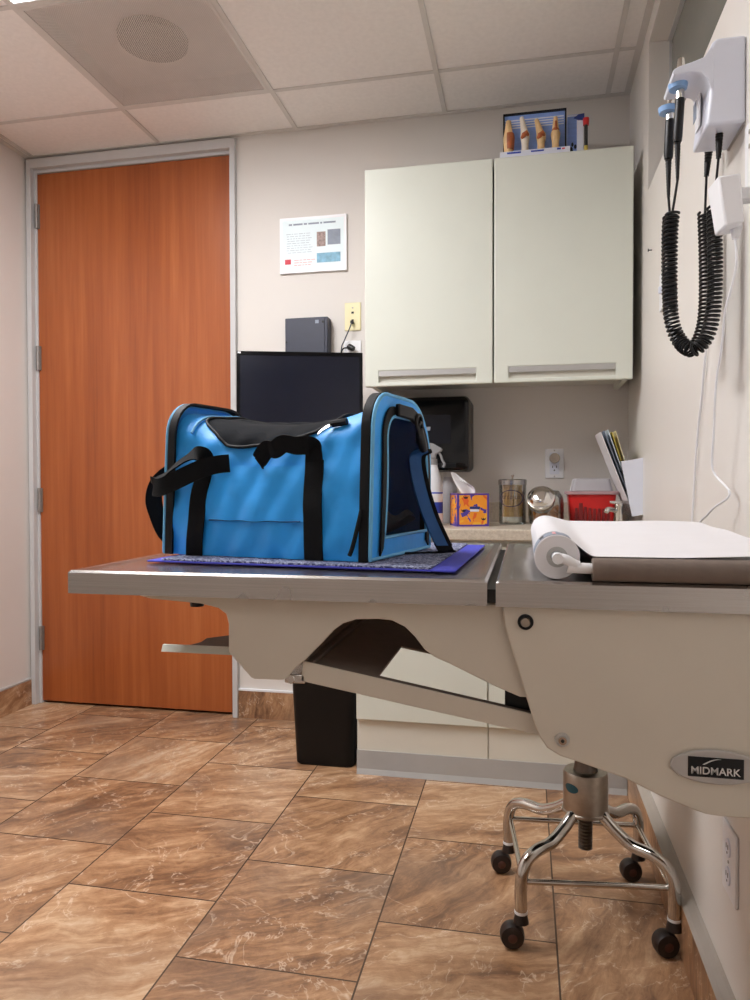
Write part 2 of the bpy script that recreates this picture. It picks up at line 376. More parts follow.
def copy_tree(o, parent=None):
    c = o.copy(); C.objects.link(c); c.parent = parent
    for ch in [x for x in bpy.data.objects if x.parent == o]: copy_tree(ch, c)
    return c
def prim(name, mats, parent, fn, *a, **kw):
    okw = {k: kw.pop(k) for k in ('bevel', 'smooth', 'seg2', 'label') if k in kw}
    if 'seg2' in okw: okw['seg'] = okw.pop('seg2')
    bm = BM(); fn(bm, *a, **kw); return obj(name, bm, mats, parent, **okw)
def text_mesh(name, body, size, mat, parent, origin, right, up, off=0, width=None, shear=0, extrude=.0004):
    cu = bpy.data.curves.new(name, 'FONT'); cu.body = body; cu.size = size; cu.align_x = 'CENTER'; cu.align_y = 'CENTER'; cu.extrude = extrude; cu.shear = shear; cu.offset = off
    to = bpy.data.objects.new(name, cu); C.objects.link(to); dg = bpy.context.evaluated_depsgraph_get(); dg.update()
    me = bpy.data.meshes.new_from_object(to.evaluated_get(dg)); bpy.data.objects.remove(to)
    xs = [v.co.x for v in me.vertices]; k = (width/(max(xs)-min(xs))) if width else 1
    n = right.cross(up)
    o0 = ORG[parent.name]
    for v in me.vertices: v.co = origin+right*(v.co.x*k)+up*v.co.y+n*v.co.z-o0
    me.materials.append(M[mat]); o = bpy.data.objects.new(name, me); C.objects.link(o); o.parent = parent; ORG[o.name] = o0
    return o
WY = 2.945; WX = .39; LX = -2.235; CZ = 2.5; FY = -1.6; FX = .352
# ================================================================ SETTING
bm = BM(); box(bm, (LX-.15, FY-.15, -.06), (WX+.15, WY+.15, 0)); tag(obj('floor', bm, 'floor'), kind='structure')
gx = [-2.197, -1.571, -.945, -.319, .307]; vent = (gx[1], gx[2], 2.013, 2.639); lightc = (gx[1], gx[2], .76, 2.013); fill_light = (gx[2], gx[3], -1.1, .15)
def cell_cut(x0, x1, y0, y1): return any(x0 < c[1]-.01 and x1 > c[0]+.01 and y0 < c[3]-.01 and y1 > c[2]+.01 for c in (vent, lightc, fill_light))
xs = [LX]+gx+[WX]; ys = [FY, -1.1, .15, .76, 2.013, 2.639, WY]
bm = BM()
for a, b in zip(xs, xs[1:]):
    for c, d in zip(ys, ys[1:]):
        if not cell_cut(a, b, c, d): box(bm, (a, c, CZ+.0035), (b, d, CZ+.03))
ceil = tag(obj('ceiling', bm, 'tile_ceiling', org=(0, 0, CZ)), kind='structure')
bm = BM()
for x in gx: box(bm, (x-.009, FY, CZ-.0006), (x+.009, WY, CZ+.003))
for y in (-1.1, .15, .76, 2.013, 2.639):
    for a, b in zip(xs, xs[1:]):
        if y == .76 and not (a == gx[1] or a == gx[2]): continue
        if y == 2.013 and a not in (gx[1], gx[0]): continue
        box(bm, (a+.009, y-.009, CZ), (b-.009 if b < WX-.01 else b, y+.009, CZ+.003))
box(bm, (LX, WY-.02, CZ-.0012), (WX, WY, CZ+.003)); box(bm, (LX, FY, CZ-.0009), (LX+.02, WY-.02, CZ+.003)); box(bm, (WX-.022, FY, CZ-.0009), (WX, WY-.02, CZ+.003))
obj('ceiling_grid', bm, 'grid', ceil, smooth=0)
DX0, DX1, DZ = -2.190, -1.251, 2.43
bm = BM(); prism(bm, [(LX-.15, 0), (DX0-.02, 0), (DX0-.02, DZ+.02), (DX1+.02, DZ+.02), (DX1+.02, 0), (WX+.15, 0), (WX+.15, CZ+.05), (LX-.15, CZ+.05)], 1, WY, WY+.12)
tag(obj('wall_back', bm, 'wall', smooth=0), kind='structure')
bm = BM(); box(bm, (LX-.15, FY-.15, 0), (LX, WY, CZ+.05)); tag(obj('wall_left', bm, 'wall_left'), kind='structure')
bm = BM(); box(bm, (LX, FY-.15, 0), (WX+.15, FY, CZ+.05)); tag(obj('wall_front', bm, 'wall'), kind='structure')
WZ0, WZ1, WYa, WYb, GX = 1.962, 2.437, .25, 2.505, .452
bm = BM()
box(bm, (WX, FY, 0), (WX+.16, WY, WZ0)); box(bm, (WX, FY, WZ1), (WX+.16, WY, CZ+.05)); box(bm, (WX, WYb, WZ0), (WX+.16, WY, WZ1)); box(bm, (WX, FY, WZ0), (WX+.16, WYa, WZ1))
box(bm, (FX, FY, 0), (WX, 2.4295, .60))
tag(obj('wall_right', bm, 'wall_right', smooth=0), kind='structure')
win = prim('window_1', 'frame_grey', None, lambda bm: [box(bm, (GX-.005, WYa, WZ0), (GX+.03, WYb, WZ0+.02)), box(bm, (GX-.005, WYa, WZ1-.004), (GX+.03, WYb, WZ1)), box(bm, (GX, WYb-.006, WZ0), (GX+.03, WYb, WZ1)), box(bm, (GX, WYa, WZ0), (GX+.03, WYa+.02, WZ1))], smooth=0)
tag(win, kind='structure')
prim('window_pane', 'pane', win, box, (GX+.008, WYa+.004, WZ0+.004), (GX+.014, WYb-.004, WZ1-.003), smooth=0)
bm = BM(); box(bm, (WX+1.6, FY, 0), (WX+1.7, WY+1, 2.8)); box(bm, (WX+.16, WY+.12, 0), (WX+1.7, WY+1, 2.8)); box(bm, (WX+.16, FY, 2.6), (WX+1.6, WY+1, 2.7))
tag(obj('wall_beyond', bm, 'wall', smooth=0), kind='structure')
# door
dr = prim('door_1', 'wood', None, box, (DX0, WY+.012, .012), (DX1, WY+.056, DZ), smooth=0); tag(dr, kind='structure')
bm = BM(); fo, fi, ft = -2.226, -1.215, 2.487
fw = .04
fs = .024
prism(bm, [(fo, 0), (fo+fs, 0), (fo+fs, ft-fw), (fi-fs, ft-fw), (fi-fs, 0), (fi, 0), (fi, ft), (fo, ft)], 1, WY-.022, WY+.1)
prism(bm, [(fo+fs-.001, 0), (DX0+.0, 0), (DX0+.0, DZ+.003), (DX1-.0, DZ+.003), (DX1-.0, 0), (fi-fs+.001, 0), (fi-fs+.001, ft-fw+.001), (fo+fs-.001, ft-fw+.001)], 1, WY+.004, WY+.1)
obj('door_frame', bm, 'frame_grey', dr, bevel=.002)
box(b0 := BM(), (DX0-.03, WY+.07, 0), (DX1+.03, WY+.1, DZ+.03)); obj('door_stop', b0, 'dark_slot', dr)
for py in (216, 358, 500, 638):
    z = at(39, py, 1, WY).z
    bm = BM(); tube(bm, [(DX0+.001, WY+.001, z-.055), (DX0+.001, WY+.001, z+.055)], .0085, 10)
    for k in (-.02, .02): tube(bm, [(DX0+.001, WY+.001, z+k-.001), (DX0+.001, WY+.001, z+k+.001)], .0092, 10)
    box(bm, (DX0-.01, WY+.004, z-.055), (DX0+.012, WY+.0115, z+.055)); obj('hinge', bm, 'hinge', dr)
prim('door_handle', 'hinge', dr, lambda bm: [tube(bm, [(DX1-.07, WY+.012, .98), (DX1-.07, WY-.03, .98)], .012, 12), tube(bm, [(DX1-.07, WY-.03, .98), (DX1-.18, WY-.032, .98)], .009, 12)])
# skirting
tag(prim('baseboard_left', ['skirting_tile'], None, box, (LX, FY, 0), (LX+.012, WY-.0221, .115)), kind='structure')
tag(prim('trim_1', 'grey_plastic', None, box, (LX, FY, .115), (LX+.014, WY-.0221, .122)), kind='structure')
tag(prim('baseboard_back', 'skirting_tile', None, box, (fi, WY-.012, 0), (-.575, WY, .118)), kind='structure')
tag(prim('trim_2', 'white_plastic', None, box, (fi, WY-.014, .118), (-.575, WY, .126)), kind='structure')
tag(prim('baseboard_right', 'skirting_tile', None, box, (.325, FY, 0), (FX, 2.43, .112)), kind='structure')
tag(prim('trim_3', 'cap_strip', None, prism, [(.3255, .112), (FX, .112), (FX, .127), (.345, .125), (.334, .116)], 1, FY, 2.43, smooth=0), kind='structure')
# ceiling vent and lights
vt = thing('air_vent', (sum(vent[:2])/2, sum(vent[2:])/2, CZ), 'square perforated white ceiling vent with a dark round duct behind it', 'vent')
vx0, vx1, vy0, vy1 = vent; DC = at(153, 43, 2, CZ+.05)
prim('perforated_panel', 'perf', vt, box, (vx0+.02, vy0+.02, CZ+.001), (vx1-.02, vy1-.02, CZ+.002), smooth=0)
bm = BM(); plate_hole(bm, 2, (vx0+.0095, vx1-.0095, vy0+.0095, vy1-.0095), (vx0+.021, vx1-.021, vy0+.021, vy1-.021), CZ-.001, CZ+.004); obj('frame', bm, 'grid', vt, smooth=0)
bm = BM(); box(bm, (vx0+.005, vy0+.005, CZ+.075), (vx1-.005, vy1-.005, CZ+.08))
for q in ((vx0+.005, vy0+.005, vx0+.01, vy1-.005), (vx1-.01, vy0+.005, vx1-.005, vy1-.005), (vx0+.005, vy0+.005, vx1-.005, vy0+.01), (vx0+.005, vy1-.01, vx1-.005, vy1-.005)): box(bm, (q[0], q[1], CZ+.004), (q[2], q[3], CZ+.078))
obj('plenum_box', bm, 'plenum', vt, smooth=0)
prim('duct_collar', 'duct', vt, lathe, [(.118, 0), (.12, .02), (.02, .02), (.0, .0201)][:3], (DC.x, DC.y, CZ+.05), 40)
def troffer(c, label, mat):
    t = thing('ceiling_light', ((c[0]+c[1])/2, (c[2]+c[3])/2, CZ), label, 'light')
    bm = BM(); plate_hole(bm, 2, (c[0]+.0095, c[1]-.0095, c[2]+.0095, c[3]-.0095), (c[0]+.016, c[1]-.016, c[2]+.016, c[3]-.016), CZ, CZ+.05); obj('frame', bm, 'white_plastic', t, smooth=0)
    prim('diffuser', mat, t, box, (c[0]+.016, c[2]+.016, CZ+.002), (c[1]-.016, c[3]-.016, CZ+.03), smooth=0)
    prim('housing', 'white_plastic', t, box, (c[0]+.0126, c[2]+.0126, CZ+.0501), (c[1]-.0126, c[3]-.0126, CZ+.07), smooth=0)
troffer(lightc, 'lit white ceiling light panel in front of the perforated vent', 'diffuser')
troffer(fill_light, 'added dim ceiling light panel behind the camera, unseen frontal fill', 'fill_diffuser')  # unseen panel added behind the camera as weak frontal fill
# ================================================================ WALL THINGS (back)
t = thing('upper_cabinet', (-.11, WY, 1.37), 'cream double-door wall cabinet hung over the counter', 'cabinet')
ux0, ux1, uz0, uz1, uy = -.576, .3585, 1.3645, 2.154, 2.60
bm = BM(); box(bm, (ux0+.006, uy+.022, uz0+.008), (ux0+.024, WY, uz1-.004)); box(bm, (ux1-.024, uy+.022, uz0+.008), (ux1-.006, WY, uz1-.004))
box(bm, (ux0+.024, uy+.022, uz0+.03), (ux1-.024, WY, uz0+.046)); box(bm, (ux0+.024, uy+.022, uz1-.022), (ux1-.024, WY, uz1-.004)); box(bm, (ux0+.024, WY-.008, uz0+.046), (ux1-.024, WY, uz1-.022))
obj('body', bm, 'cream_lip', t, bevel=.001)
um = -.1115
for a, b, pa, pb in ((ux0, um-.0025, (378.5, 368.5), (476, 380)), (um+.0025, ux1, (508.5, 361), (616, 376))):
    h0 = at(*pa, 1, uy); h1 = at(*pb, 1, uy); hx0, hx1, hz0, hz1 = h0.x, h1.x, 1.379, 1.421
    bm = BM(); plate_hole(bm, 1, (a, b, uz0, uz1), (hx0, hx1, hz0, hz1), uy, uy+.0215)
    d = obj('door', bm, 'cream', t, bevel=.004, seg=3)
    bm = BM(); box(bm, (hx0, uy+.0145, hz0), (hx1, uy+.0212, hz1)); obj('recess', bm, 'cream_lip', d)
    bm = BM(); prism(bm, [(uy+.0012, hz1), (uy+.0012, hz1-.019), (uy+.003, hz1-.021), (uy+.0045, hz1-.019), (uy+.0045, hz1-.003), (uy+.0144, hz1-.003), (uy+.0144, hz1)], 0, hx0+.001, hx1-.001, ); obj('handle', bm, 'alu', d, label='brushed aluminium pull set into the bottom of the door')
# things on the cabinet
y0 = 2.70
k = thing('joint_model_display', (at(530, 150, 1, 2.66).x, 2.66, uz1-.004), 'blue framed display of four bone joint models on top of the cabinet', 'display')
zb = uz1-.004
P = lambda x, y, Y: at(x, y, 1, Y)
bL, bR = P(500, 150, 2.64).x, P(570, 150, 2.64).x
prim('base', 'white_cool', k, prism, [(2.625, zb), (2.715, zb), (2.715, zb+.045), (2.66, zb+.045), (2.64, zb+.040)], 0, bL, bR, bevel=.001)
for x0, x1, hh in ((507, 521, .007), (531, 544, .006), (557, 561, .007), (562, 565, .006)):
    a = P(x0, 150, 2.63).x; b = P(x1, 150, 2.63).x
    bm = BM(); y = lambda z: 2.625+(z)*.015/.04
    prism(bm, [(y(.029)-.0008, zb+.029), (y(.029)+.001, zb+.029), (y(.029+hh)+.001, zb+.029+hh), (y(.029+hh)-.0008, zb+.029+hh)], 0, a, b); obj('caption_print', bm, 'royal' if x0 != 562 else 'print_red', k, smooth=0)
fL, fR, fz1 = P(503.5, 130, 2.70).x, P(566, 130, 2.70).x, P(535, 113.5, 2.70).z
bm = BM(); box(bm, (fL, 2.697, zb+.045), (fR, 2.705, fz1)); obj('backboard', bm, 'picture_blue', k)
bm = BM()
for q in ((fL-.001, fL+.004, zb+.045, fz1+.003), (fR-.004, fR+.001, zb+.045, fz1+.003), (fL, fR, fz1-.002, fz1+.003)): box(bm, (q[0], 2.688, q[2]), (q[1], 2.7055, q[3]))
obj('picture_frame', bm, 'black_plastic', k)
bm = BM()
for i in range(4): box(bm, (fL+.006, 2.6962, fz1-.022-.009*i), (fR-.008, 2.697, fz1-.018-.009*i))
obj('backboard_stripe', bm, 'white_cool', k, smooth=0)
for cx, topy, rr, kind in ((508.5, 121, .017, 0), (525, 117, .0145, 1), (541, 119, .015, 2), (555.5, 117, .0145, 3)):
    c0 = P(cx, 140, 2.678); zt = P(cx, topy, 2.678).z; zm = zb+.045+(zt-zb-.045)*.48
    lean = (0, -.012, -.016, .0)[kind]
    pts = [(c0.x, 2.68, zb+.043), (c0.x, 2.68, zb+.043+(zm-zb-.043)*.5), (c0.x, 2.678, zm), (c0.x+lean*.3, 2.678, zm+(zt-zm)*.3), (c0.x+lean, 2.68, zt)]
    bm = BM(); rs = [rr*.95, rr*.85, rr*1.15, rr*.85, rr*.5] if kind else [rr*.8, rr*1.0, rr*1.1, rr*.9, rr*.5]
    sp = spline(pts, 6); rsp = [v.x for v in spline([(q, 0, 0) for q in rs], 6)]; tube(bm, sp, rsp, 12)
    jm = obj('joint_model', bm, ['bone', 'bone_white', 'bone', 'bone'][kind], k, label=None)
    bm = BM()
    if kind == 0: tube(bm, [V(p)+V((.004, -.003, 0)) for p in sp[4:18]], [r*.95 for r in rsp[4:18]], 12)
    elif kind == 3: tube(bm, [(c0.x-.011, 2.674, zm+.012), (c0.x, 2.668, zm+.016), (c0.x+.011, 2.674, zm+.012)], [.004, .009, .004], 10); tube(bm, [(c0.x, 2.672, zm+.012), (c0.x+.001, 2.673, zm+.045)], [.008, .004], 10)
    else: tube(bm, [(c0.x-.012, 2.668, zm-.012), (c0.x-.004, 2.661, zm-.004), (c0.x+.004, 2.661, zm+.002), (c0.x+.012, 2.668, zm-.004)], [.004, .0095, .0095, .004], 12)
    obj('tendon', bm, 'muscle', jm)
def upright(name, px0, px1, pyt, Y0, Y1, mat, label, cat, extra=None):
    a = P(px0, 140, Y0).x; b = P(px1, 140, Y0).x; z1 = P((px0+px1)/2, pyt, Y0).z
    o = thing(name, ((a+b)/2, (Y0+Y1)/2, zb), label, cat)
    prim('body', mat, o, box, (a, Y0, zb), (b, Y1, z1), bevel=.001); return o, a, b, z1
o, a, b, z1 = upright('book', 567.5, 580, 114.5, 2.72, 2.86, 'picture_blue', 'pale blue book with a dark tree on it beside the joint display', 'book')
bm = BM()
random.seed(3)
for i in range(9):
    cx = a+(.22+.4*random.random())*(b-a); cz = zb+.015+i*.008; prism(bm, ellipse(cx+.003, cz, .009-.0006*i, .008, 9), 1, 2.7192, 2.7201)
obj('tree_print', bm, 'tree_dark', o, smooth=0)
prim('page_edge', 'white_cool', o, box, (a-.0002, 2.7195, z1-.007), (b-.002, 2.7202, z1-.002), smooth=0)
o, a, b, z1 = upright('folder', 577, 583.5, 118, 2.70, 2.712, 'white_cool', 'narrow white folder with a blue arrow tab standing next to the red-capped pen', 'folder')
zz = P(578, 118, 2.70).z; xa = P(574, 118, 2.69).x; xb = P(584.5, 118, 2.69).x
prim('arrow_tab', 'blue_navy', o, prism, [(xa, zz), (xa+.016, zz+.011), (xb, zz+.013), (xb, zz-.010), (xa+.016, zz-.008)], 1, 2.695, 2.7002, smooth=0)
a = P(586, 140, 2.68); zt = P(586, 119, 2.68).z
pen = thing('marker_pen', (a.x, 2.68, zb), 'upright black and yellow marker pen with red cap on the cabinet', 'pen')
prim('barrel', 'dark_slot', pen, tube, [(a.x, 2.68, zb), (a.x, 2.68, zt-.02)], .006, 12)
prim('band', 'yellow', pen, tube, [(a.x, 2.68, zb+.033), (a.x, 2.68, zb+.052)], .0065, 12)
prim('cap', 'red', pen, tube, [(a.x, 2.68, zt-.022), (a.x, 2.68, zt+.002)], [.010, .011], 12)
# framed notice
n0 = at(281, 220, 1, WY-.01); x0, x1, z0, z1 = -1.018, -.727, 1.899, 2.131
nt = thing('framed_notice', ((x0+x1)/2, WY, z0), 'white information notice in a clear sleeve on the wall above the black box', 'notice')
prim('sleeve', 'white_plastic', nt, box, (x0, WY-.012, z0), (x1, WY, z1), bevel=.001)
prim('notice_sheet', 'sheet_blue', nt, box, (x0+.012, WY-.0126, z0+.012), (x1-.012, WY-.0121, z1-.012), smooth=0)
W_, H_ = x1-x0, z1-z0
def ip(name, mat, u0, u1, v0, v1, lay=0): prim(name, mat, nt, box, (x0+u0*W_, WY-.0131-.0003*lay, z0+v0*H_), (x0+u1*W_, WY-.01265, z0+v1*H_), smooth=0)
ip('photo_print', 'print_brown', .56, .69, .45, .71); ip('photo_print', 'print_grey', .72, .91, .47, .74); ip('photo_print', 'print_blue', .56, .91, .16, .33); ip('logo_print', 'print_red', .08, .17, .16, .25)
bm = BM(); random.seed(5); u = .14
for w in (.05, .14, .05, .16, .03, .18): box(bm, (x0+u*W_, WY-.013, z0+.855*H_), (x0+(u+w)*W_, WY-.01265, z0+.885*H_)); u += w+.018
obj('title_print', bm, 'print_grey', nt, smooth=0)
bm = BM()
for r in range(9):
    u = .1+random.random()*.03
    while u < .44:
        w = .02+random.random()*.05; box(bm, (x0+u*W_, WY-.013, z0+(.36+.042*r)*H_), (x0+(u+w)*W_, WY-.01265, z0+(.371+.042*r)*H_)); u += w+.014
obj('body_print', bm, 'print_pale', nt, smooth=0)
bm = BM()
for r in range(3):
    u = .22
    while u < .46+.03*r: w = .03+random.random()*.04; box(bm, (x0+u*W_, WY-.013, z0+(.13+.045*r)*H_), (x0+(u+w)*W_, WY-.01265, z0+(.142+.045*r)*H_)); u += w+.012
obj('footer_print', bm, 'print_red_pale', nt, smooth=0)
# black wall box
Yb = WY-.055; a = at(285, 318.5, 1, Yb); b = at(327.5, 317, 1, Yb); lo = 1.50
wb = thing('equipment_box', ((a.x+b.x)/2, WY, lo), 'flat charcoal electronics box on the wall above the monitor', 'box')
prim('case', 'navy_box', wb, box, (a.x, Yb, lo), (b.x, WY, a.z), bevel=.003)
prim('front_panel', 'navy_box', wb, prism, rrect(a.x+.006, b.x-.012, lo+.01, a.z-.006, .004), 1, Yb-.003, Yb+.001, bevel=.001)
prim('latch', 'black_plastic', wb, tube, [(b.x-.018, Yb-.006, a.z-.022), (b.x-.018, Yb, a.z-.022)], .005, 12)
prim('sticker', 'print_grey', wb, box, (b.x-.052, Yb-.0037, a.z-.027), (b.x-.037, Yb-.0025, a.z-.013), smooth=0)
prim('latch', 'black_plastic', wb, tube, [(a.x+.008, Yb-.006, 1.60), (a.x+.008, Yb, 1.60)], .004, 12)
# jacks
def wallplate_back(x0, x1, z0, z1, mat, name, label, cat):
    o = thing(name, ((x0+x1)/2, WY, z0), label, cat); prim('cover_plate', mat, o, box, (x0, WY-.006, z0), (x1, WY, z1), bevel=.0025); return o
jk = wallplate_back(-.738, -.669, 1.648, 1.764, 'ivory', 'wall_jack', 'ivory phone jack plate on the wall beside the wall cabinet', 'socket')
for z in (1.722, 1.690): prim('jack', 'dark_slot', jk, box, (-.7085, WY-.0075, z-.004), (-.6985, WY-.0058, z+.004))
prim('screw', 'grey_plastic', jk, tube, [(-.7035, WY-.007, 1.742), (-.7035, WY-.005, 1.742)], .0035, 12)
j2 = wallplate_back(-.742, -.668, 1.49, 1.607, 'white_plastic', 'wall_socket', 'white power socket half hidden behind the monitor top', 'socket')
prim('receptacle', 'white_cool', j2, prism, ellipse(-.705, 1.525, .017, .015), 1, WY-.008, WY-.005)
bx = at(351, 350, 1, WY-.03)
pw = thing('power_plug', (bx.x, WY-.006, 1.565), 'black power plug in the white socket behind the monitor', 'plug')
prim('plug_body', 'black_plastic', pw, tube, [(bx.x-.012, WY-.0061, 1.578), (bx.x-.006, WY-.03, 1.576), (bx.x+.012, WY-.034, 1.566)], [.010, .013, .011], 12)
prim('cord', 'black_plastic', pw, tube, spline([(bx.x-.006, WY-.03, 1.570), (bx.x-.035, WY-.034, 1.566), (bx.x-.05, WY-.03, 1.50)], 6), .003, 8)
pc = thing('phone_cord', (-.7035, WY-.01, 1.66), 'thin dark cord plugged into the ivory wall jack', 'cord')
prim('plug', 'black_plastic', pc, box, (-.7095, WY-.026, 1.674), (-.6975, WY-.0076, 1.686), bevel=.002)
prim('wire', 'navy_box', pc, tube, spline([(-.7035, WY-.024, 1.678), (-.712, WY-.03, 1.65), (-.735, WY-.03, 1.60), (-.745, WY-.03, 1.575), (-.75, WY-.028, 1.50)], 6), .0026, 8)
# outlet on the back wall
ol = wallplate_back(.0765, .148, 1.031, 1.147, 'white_plastic', 'wall_outlet', 'white outlet on the back wall above the red container', 'socket')
prim('receptacle_insert', 'white_cool', ol, prism, rrect(.094, .131, 1.046, 1.132, .004), 1, WY-.008, WY-.005, bevel=.0008)
for x in (.105, .120): prim('slot', 'dark_slot', ol, box, (x-.0014, WY-.0084, 1.071), (x+.0014, WY-.0078, 1.080))
prim('slot', 'dark_slot', ol, tube, [(.1125, WY-.0085, 1.062), (.1125, WY-.0078, 1.062)], .003, 10)
for z in (1.038, 1.140): prim('screw', 'grey_plastic', ol, tube, [(.1125, WY-.0072, z), (.1125, WY-.0058, z)], .003, 10)
pg = thing('round_plug', (.1125, WY-.008, 1.109), 'round grey plug-in knob on the upper outlet socket', 'plug')
prim('knob', 'steel_satin', pg, tube, [(.1125, WY-.045, 1.109), (.1125, WY-.04, 1.109), (.1125, WY-.0081, 1.109)], [.018, .020, .020], 24)
# ================================================================ MONITOR
mc = V((-.842, 2.655)); ang = math.atan2(.30, .955); ce, se = math.cos(ang), math.sin(ang)
mw = .478; ztop = at(300, 352, 1, 2.655).z; mh = .31; tilt = math.radians(3)
def mx(p):                                    # local: x right, y back, z up from bottom edge
    x, y, z = p; y2 = y*math.cos(tilt)+(z-mh)*math.sin(tilt); z2 = (z-mh)*math.cos(tilt)-y*math.sin(tilt)
    return V((mc.x+x*ce-y2*se, mc.y+x*se+y2*ce, ztop+z2))
mo = thing('monitor', (mc.x, WY, ztop-mh), 'wide flat black computer monitor between the door and the wall cabinet', 'monitor')
prim('housing', 'black_plastic', mo, box, (-mw/2, .004, 0), (mw/2, .03, mh), xf=mx, bevel=.004)
bm = BM()
for q in ((-mw/2, mw/2, mh-.014, mh), (-mw/2, mw/2, 0, .018), (-mw/2, -mw/2+.012, .018, mh-.014), (mw/2-.012, mw/2, .018, mh-.014)): box(bm, (q[0], -.002, q[2]), (q[1], .0042, q[3]), mx)
obj('bezel', bm, 'black_gloss', mo, smooth=0)
prim('screen', 'screen', mo, box, (-mw/2+.0121, .0005, .0181), (mw/2-.0121, .0039, mh-.0141), xf=mx, smooth=0)
prim('sticker', 'white_plastic', mo, box, (-mw/2+.004, -.0024, mh-.009), (-mw/2+.016, -.0019, mh-.002), xf=mx, smooth=0)
bk = mx((0, .03, .15)); wpt = V((bk.x+.02, WY, bk.z))
prim('wall_arm', 'black_plastic', mo, lambda bm: [tube(bm, [bk, bk+V((-.02, .06, 0)), V((wpt.x, WY-.012, wpt.z))], .018, 12), box(bm, (wpt.x-.05, WY-.012, wpt.z-.06), (wpt.x+.05, WY, wpt.z+.06))])
# ================================================================ TOWEL DISPENSER
Yd = 2.73; dx1 = at(469.5, 430, 1, Yd).x; dx0 = dx1-.345; dz1 = at(465, 395, 1, Yd).z; dz0 = at(460, 471, 1, Yd).z
dz1 = min(dz1, 1.358)
td = thing('towel_dispenser', ((dx0+dx1)/2, WY, dz0), 'black paper towel dispenser mounted under the wall cabinet', 'dispenser')
prim('body', 'black_plastic', td, prism, rrect(dx0, dx1, dz0, dz1, .022), 1, Yd+.05, WY, bevel=.004)
def dcover(bm):
    out = []
    for d, ins in ((Yd+.0499, 0), (Yd+.02, .001), (Yd+.006, .005), (Yd, .014)):
        out.append([bm.verts.new((a, d, b)) for a, b in rrect(dx0+ins, dx1-ins, dz0+ins, dz1-ins, .022)])
    for A, B in zip(out, out[1:]):
        n = len(A)
        for i in range(n): bm.faces.new((A[i], A[(i+1) % n], B[(i+1) % n], B[i]))
    bm.faces.new(out[-1]); bm.faces.new(out[0][::-1])
prim('cover', 'black_gloss', td, dcover)
wz = at(430, 415, 1, Yd).z; wz0 = at(430, 452, 1, Yd).z
prim('window', 'smoke', td, prism, rrect(dx0+.04, dx1-.07, wz0+.03, wz, .006), 1, Yd-.0015, Yd+.001, bevel=.0006)
bz = at(427, 429, 1, Yd); prim('badge', 'print_grey', td, prism, [(bz.x-.012, bz.z-.007), (bz.x+.012, bz.z-.006), (bz.x+.014, bz.z+.008), (bz.x-.006, bz.z+.008)], 1, Yd-.0032, Yd-.0014, smooth=0)
prim('outlet_lip', 'black_plastic', td, prism, rrect(dx0+.05, dx1-.05, dz0+.012, dz0+.03, .005), 1, Yd-.004, Yd+.004, bevel=.001)
# ================================================================ BASE CABINETS + COUNTER
cy = 2.43; cxm = -.1205; cb0 = -.5745
for (a, b, nm) in ((cb0, cxm, 'left'), (cxm, .384, 'right')):
    t = thing('base_cabinet', ((a+b)/2, 2.70, 0), 'cream base cabinet under the counter, nearest the black bin' if nm == 'left' else 'cream base cabinet under the sink, against the right wall', 'cabinet')
    bm = BM(); box(bm, (a+.0005, cy+.022, .0), (b-.0005, WY, .819)); obj('body', bm, 'cream_lip', t)
    prim('lower_panel', 'cream_lip', t, box, (a+.002, cy+.016, .08), (b-.002, cy+.0219, .19), bevel=.0008)
    bm = BM(); plate_hole(bm, 1, (a+.0015, b-.0015, .192, .80), (a+.06, b-.06, .735, .777), cy, cy+.0215); d = obj('door', bm, 'cream', t, bevel=.003)
    prim('recess', 'cream_lip', d, box, (a+.06, cy+.015, .735), (b-.06, cy+.0212, .777))
    prim('handle', 'alu', d, prism, [(cy+.001, .777), (cy+.001, .757), (cy+.0045, .757), (cy+.0045, .774), (cy+.0149, .774), (cy+.0149, .777)], 0, a+.061, b-.061, smooth=0, label='brushed aluminium pull')
tag(prim('baseboard_back', 'cove', None, prism, [(2.434, 0), (2.4458, 0), (2.4458, .082), (2.4418, .082), (2.4408, .018)], 0, cb0+.001, .3245, smooth=0), kind='structure')
ct = thing('countertop', (-.1, 2.68, .82), 'speckled beige laminate countertop with backsplash under the wall cabinet', 'countertop')
prim('slab', 'counter', ct, box, (-.60, 2.405, .82), (WX-.001, WY, .858), bevel=.004)
prim('backsplash', 'counter', ct, box, (-.60, WY-.02, .8581), (WX-.001, WY, .936), bevel=.002)
CTZ = .858
# waste bin
bc = at(324, 766, 2, 0); bw, bd = .122, .10
wbn = thing('waste_bin', (bc.x, bc.y+.08, 0), 'tall black plastic waste bin beside the base cabinet', 'bin')
by = bc.y+.085
def bin_shell(bm):
    rings = []
    prof = [(0, .84), (.006, .88), (.27, .98), (.355, 1.0), (.37, 1.05), (.375, 1.05), (.375, .98), (.34, .95), (.02, .78)]
    for z, s in prof: rings.append([bm.verts.new((bc.x+a, by+b, z)) for a, b in rrect(-bw*s, bw*s, -bd*s, bd*s, .03*s, 5)])
    for A, B in zip(rings, rings[1:]):
        n = len(A)
        for i in range(n): bm.faces.new((A[i], A[(i+1) % n], B[(i+1) % n], B[i]))
    bm.faces.new(rings[0][::-1]); bm.faces.new(rings[-1])
prim('bin_body', 'black_bin', wbn, bin_shell, smooth=30)
# ---- on the counter
def on(x, y): return at(x, y, 2, CTZ+.0003)
